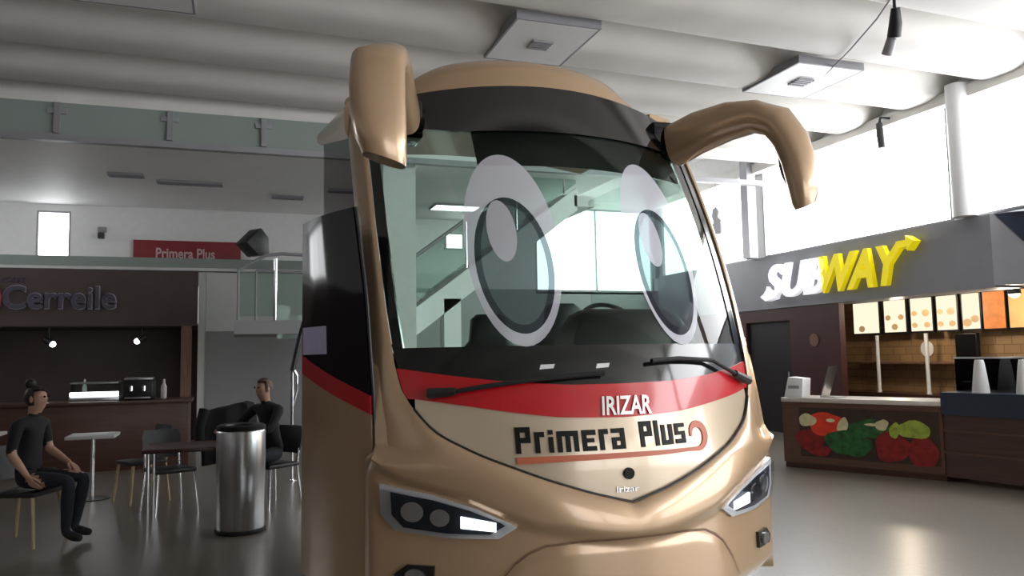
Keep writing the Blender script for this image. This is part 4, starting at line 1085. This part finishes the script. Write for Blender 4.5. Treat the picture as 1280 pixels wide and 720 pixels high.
def ped(loc, label):
    t = thing('pedestal_table', label, 'table', loc, 0, 'white pedestal tables')
    part('tabletop', rbox(-.26, .26, -.26, .26, .72, .76, .008), 'table_white', t)
    part('column', add_tube(NB(), [(0, 0, .03), (0, 0, .72)], .025, 12), 'chrome', t); part('base', add_lathe(NB(), [(.20, 0), (.20, .012), (.05, .03)], 0, 0, 28), 'black_metal', t)
ped((-1.55, 10.75, 0), 'small white square table on a chrome column, right of the seated woman')
ped((-2.95, 11.6, 0), 'small white square table at the left edge behind the seated woman')

# ------------------------------------------------------------------ people
def skin_body(chains, name='tmp'):
    """chains: list of lists of (point, radius); chain starts that repeat a point are welded"""
    me = bpy.data.meshes.new(name); V = []; E = []; Rr = []; idx = {}
    def key(p): return tuple(round(c, 4) for c in p)
    for ch in chains:
        prev = None
        for p, r in ch:
            k = key(p)
            if k not in idx: idx[k] = len(V); V.append(p); Rr.append(r)
            i = idx[k]
            if prev is not None and prev != i: E.append((prev, i))
            prev = i
    me.from_pydata(V, E, []); o = bpy.data.objects.new(name, me); COL.objects.link(o)
    m = o.modifiers.new('skin', 'SKIN'); m.branch_smoothing = .6; m.use_smooth_shade = True
    sv = me.skin_vertices[0].data
    for i, r in enumerate(Rr):
        sv[i].radius = (r, r) if not isinstance(r, tuple) else r
        sv[i].use_root = (i == 0)
    s2 = o.modifiers.new('sub', 'SUBSURF'); s2.levels = 2; s2.render_levels = 2
    dg = bpy.context.evaluated_depsgraph_get(); out = bpy.data.meshes.new_from_object(o.evaluated_get(dg))
    bm = NB(); bm.from_mesh(out); bpy.data.objects.remove(o); bpy.data.meshes.remove(me); bpy.data.meshes.remove(out)
    return bm
def hand_chains(w, d, up_, side_):
    """five curled fingers from wrist w along d; side_ is where the thumb leaves"""
    w = Vector(w); d = Vector(d).normalized(); up_ = Vector(up_).normalized(); side_ = Vector(side_).normalized()
    palm = w+d*.055; knuck = w+d*.09
    out = [[(tuple(w), .026), (tuple(palm), (.034, .018))]]
    for k, (o, ln) in enumerate(((.030, .070), (.010, .080), (-.011, .074), (-.031, .058))):
        a = palm+side_*o*.7+d*.02; b_ = knuck+side_*o; c = b_+d*ln*.5-up_*.012; e = b_+d*ln*.85-up_*.04
        out.append([(tuple(palm), (.034, .018)), (tuple(a), .012), (tuple(b_), .0105), (tuple(c), .0095), (tuple(e), .008)])
    a = w+d*.03+side_*.036; b_ = a+d*.03+side_*.022-up_*.008; c = b_+d*.03-up_*.012
    out.append([(tuple(palm), (.034, .018)), (tuple(a), .014), (tuple(b_), .011), (tuple(c), .009)])
    return out
def person(name_label, loc, rot, J, hair, bald_top, sleeve_z, coat_m, hair_long=False):
    t = thing('person', name_label, 'person', loc, rot)
    pel = (0, 0, .56); wai = (0, -.02, .74); che = (0, J['lean']*.5, .94); nck = (0, J['lean']*.8, 1.11); hb = (0, J['lean']-.015, 1.19); hm = (0, J['lean']-.035, 1.275); ht = (0, J['lean']-.02, 1.345)
    ch = [[(pel, (.16, .12)), (wai, (.135, .105)), (che, (.165, .115)), ((0, J['lean']*.7, 1.04), (.12, .085)), (nck, .056), (hb, (.062, .070)), (hm, (.078, .092)), (ht, (.062, .072))]]
    for sg in (-1, 1):
        k = 'l' if sg < 0 else 'r'
        hip = (sg*.10, -.03, .55); kn, an, to = J['leg'+k]
        ch.append([(pel, (.16, .12)), (hip, .092), (tuple((Vector(hip)+Vector(kn))/2), .078), (kn, .060), (tuple((Vector(kn)*.6+Vector(an)*.4)), .058), (an, .040), (tuple((Vector(an)+Vector(to))/2+Vector((0, 0, -.01))), .042), (to, .030)])
        sh, el, wr = J['arm'+k]
        ch.append([((0, J['lean']*.7, 1.04), (.12, .085)), (sh, .062), (tuple((Vector(sh)+Vector(el))/2), .052), (el, .043), (tuple((Vector(el)+Vector(wr))/2), .038), (wr, .026)])
        dd_ = Vector(wr)-Vector(el)
        ch += hand_chains(wr, J.get('hd'+k, dd_), J.get('hu'+k, (0, -.3, 1)), J.get('hs'+k, (-sg, 0, 0)))
    bm = skin_body(ch)
    # face: brow, nose and chin pushed out of the head surface
    for v in bm.verts:
        if v.co.z > 1.15 and abs(v.co.x) < .09:
            yf = v.co.y-(J['lean']-.03)
            if yf < -.03:
                v.co.y -= .020*math.exp(-((v.co.x/.014)**2+((v.co.z-1.262)/.020)**2))+.008*math.exp(-((v.co.x/.03)**2+((v.co.z-1.20)/.016)**2))
                v.co.y += .007*math.exp(-(((abs(v.co.x)-.032)/.016)**2+((v.co.z-1.287)/.012)**2))
    bmesh.ops.recalc_face_normals(bm, faces=bm.faces)
    legs = J['legmat']
    arms = [(Vector(J['arm'+k][1]), Vector(J['arm'+k][2])) for k in 'lr']
    for f in bm.faces:
        c = f.calc_center_median(); mi = 1
        if c.z > 1.135 and abs(c.x) < .11: mi = 0
        elif c.z < .60 or (c.y < -.24 and c.z < .66 and abs(c.x) < .2 and not any((c-w).length < .13 for _, w in arms)): mi = 2
        for k, (e, w) in zip('lr', arms):
            d = (w-e); tt = (c-e).dot(d.normalized())/d.length
            near = (c-(e+d*max(0, min(1.5, tt)))).length < .075
            if near and tt > J['sleeve'+k] and c.z < 1.1: mi = 0
        if c.z < .085: mi = 3
        f.material_index = mi
    body = part('body', bm, ['skin', coat_m, legs, 'rubber'], t)
    # hair cap following the skull
    b2 = NB(); bmesh.ops.create_uvsphere(b2, u_segments=20, v_segments=14, radius=1)
    dele = []
    cz = 1.285
    for v in b2.verts:
        x, y, z = v.co
        v.co = Vector((x*.090, J['lean']-.012+y*.104, cz+z*.105))
        if y < -.35 and z < .45: dele.append(v)
        elif not hair_long and z < -.35: dele.append(v)
    bmesh.ops.delete(b2, geom=dele, context='VERTS')
    if hair_long:
        q = NB(); bmesh.ops.create_uvsphere(q, u_segments=14, v_segments=10, radius=.048)
        for v in q.verts: v.co += Vector((0, J['lean']+.045, 1.405))
        me = bpy.data.meshes.new('q'); q.to_mesh(me); q.free(); b2.from_mesh(me); bpy.data.meshes.remove(me)
    part('hair', b2, hair, t)
    for sg in (-1, 1):
        q = NB(); bmesh.ops.create_uvsphere(q, u_segments=10, v_segments=8, radius=.010)
        for v in q.verts: v.co += Vector((sg*.032, J['lean']-.112, 1.287))
        part('eye', q, 'letter_black', t)
        q = NB(); bmesh.ops.create_uvsphere(q, u_segments=10, v_segments=8, radius=1)
        for v in q.verts: v.co = Vector((sg*.084+v.co.x*.010, J['lean']-.02+v.co.y*.018, 1.265+v.co.z*.032))
        part('ear', q, 'skin', t)
    q = NB(); add_box(q, -.022, .022, J['lean']-.122, J['lean']-.105, 1.222, 1.229); part('mouth', bevel(q, .003), 'banner_text', t)
    return t
Jw = dict(lean=-.05, legl=((-.11, -.46, .55), (-.11, -.44, .09), (-.12, -.60, .045)), legr=((.11, -.47, .55), (.12, -.38, .09), (.13, -.54, .045)),
          arml=((-.185, -.02, 1.05), (-.235, .0, .80), (-.22, -.14, .61)), armr=((.185, -.02, 1.05), (.225, -.05, .80), (.16, -.28, .68)),
          sleevel=.0, sleever=.0, legmat='jeans', hul=(-1, 0, 0), hsl=(0, -1, 0), hur=(0, 0, 1), hsr=(-1, 0, 0))
person('seated woman in black with bare forearm, facing right at the left edge', (-1.74, 8.40, .02), math.radians(68), Jw, 'hair', False, 0, 'black_cloth', True)
Jm = dict(lean=-.12, legl=((-.14, -.45, .55), (-.15, -.42, .09), (-.16, -.58, .045)), legr=((.14, -.45, .55), (.16, -.36, .09), (.17, -.52, .045)),
          arml=((-.20, -.08, 1.05), (-.30, -.26, .86), (-.20, -.50, .86)), armr=((.20, -.08, 1.05), (.28, -.28, .84), (.12, -.50, .85)),
          sleevel=.9, sleever=.9, legmat='jeans', hul=(0, 0, 1), hsl=(1, 0, 0), hur=(0, 0, 1), hsr=(-1, 0, 0))
person('seated man in a black jacket leaning forward behind the steel bin', (.44, 9.35, .02), math.radians(-53), Jm, 'hair_brown', False, 0, 'black_cloth')
t = thing('draped_jacket', 'black jacket draped over a chair back left of the seated man', 'jacket', (-.02, 9.95, 0), math.radians(10))
b1 = NB(); rings = []
for z, w, d in ((.45, .30, .05), (.75, .31, .07), (.98, .30, .07), (1.07, .27, .05), (1.09, .20, .02)):
    rings.append([Vector((w*math.cos(2*PI*k/24)*(1+.05*math.sin(5*k)), d*math.sin(2*PI*k/24)+.02*math.sin(k*1.7), z+.04*math.cos(2*PI*k/24))) for k in range(24)])
loft(b1, rings); part('jacket_body', b1, 'black_cloth', t)
part('jacket_sleeve', add_tube(NB(), [(-.28, -.03, 1.05), (-.34, -.08, .85), (-.33, -.08, .60)], [.06, .055, .05], 12), 'black_cloth', t)
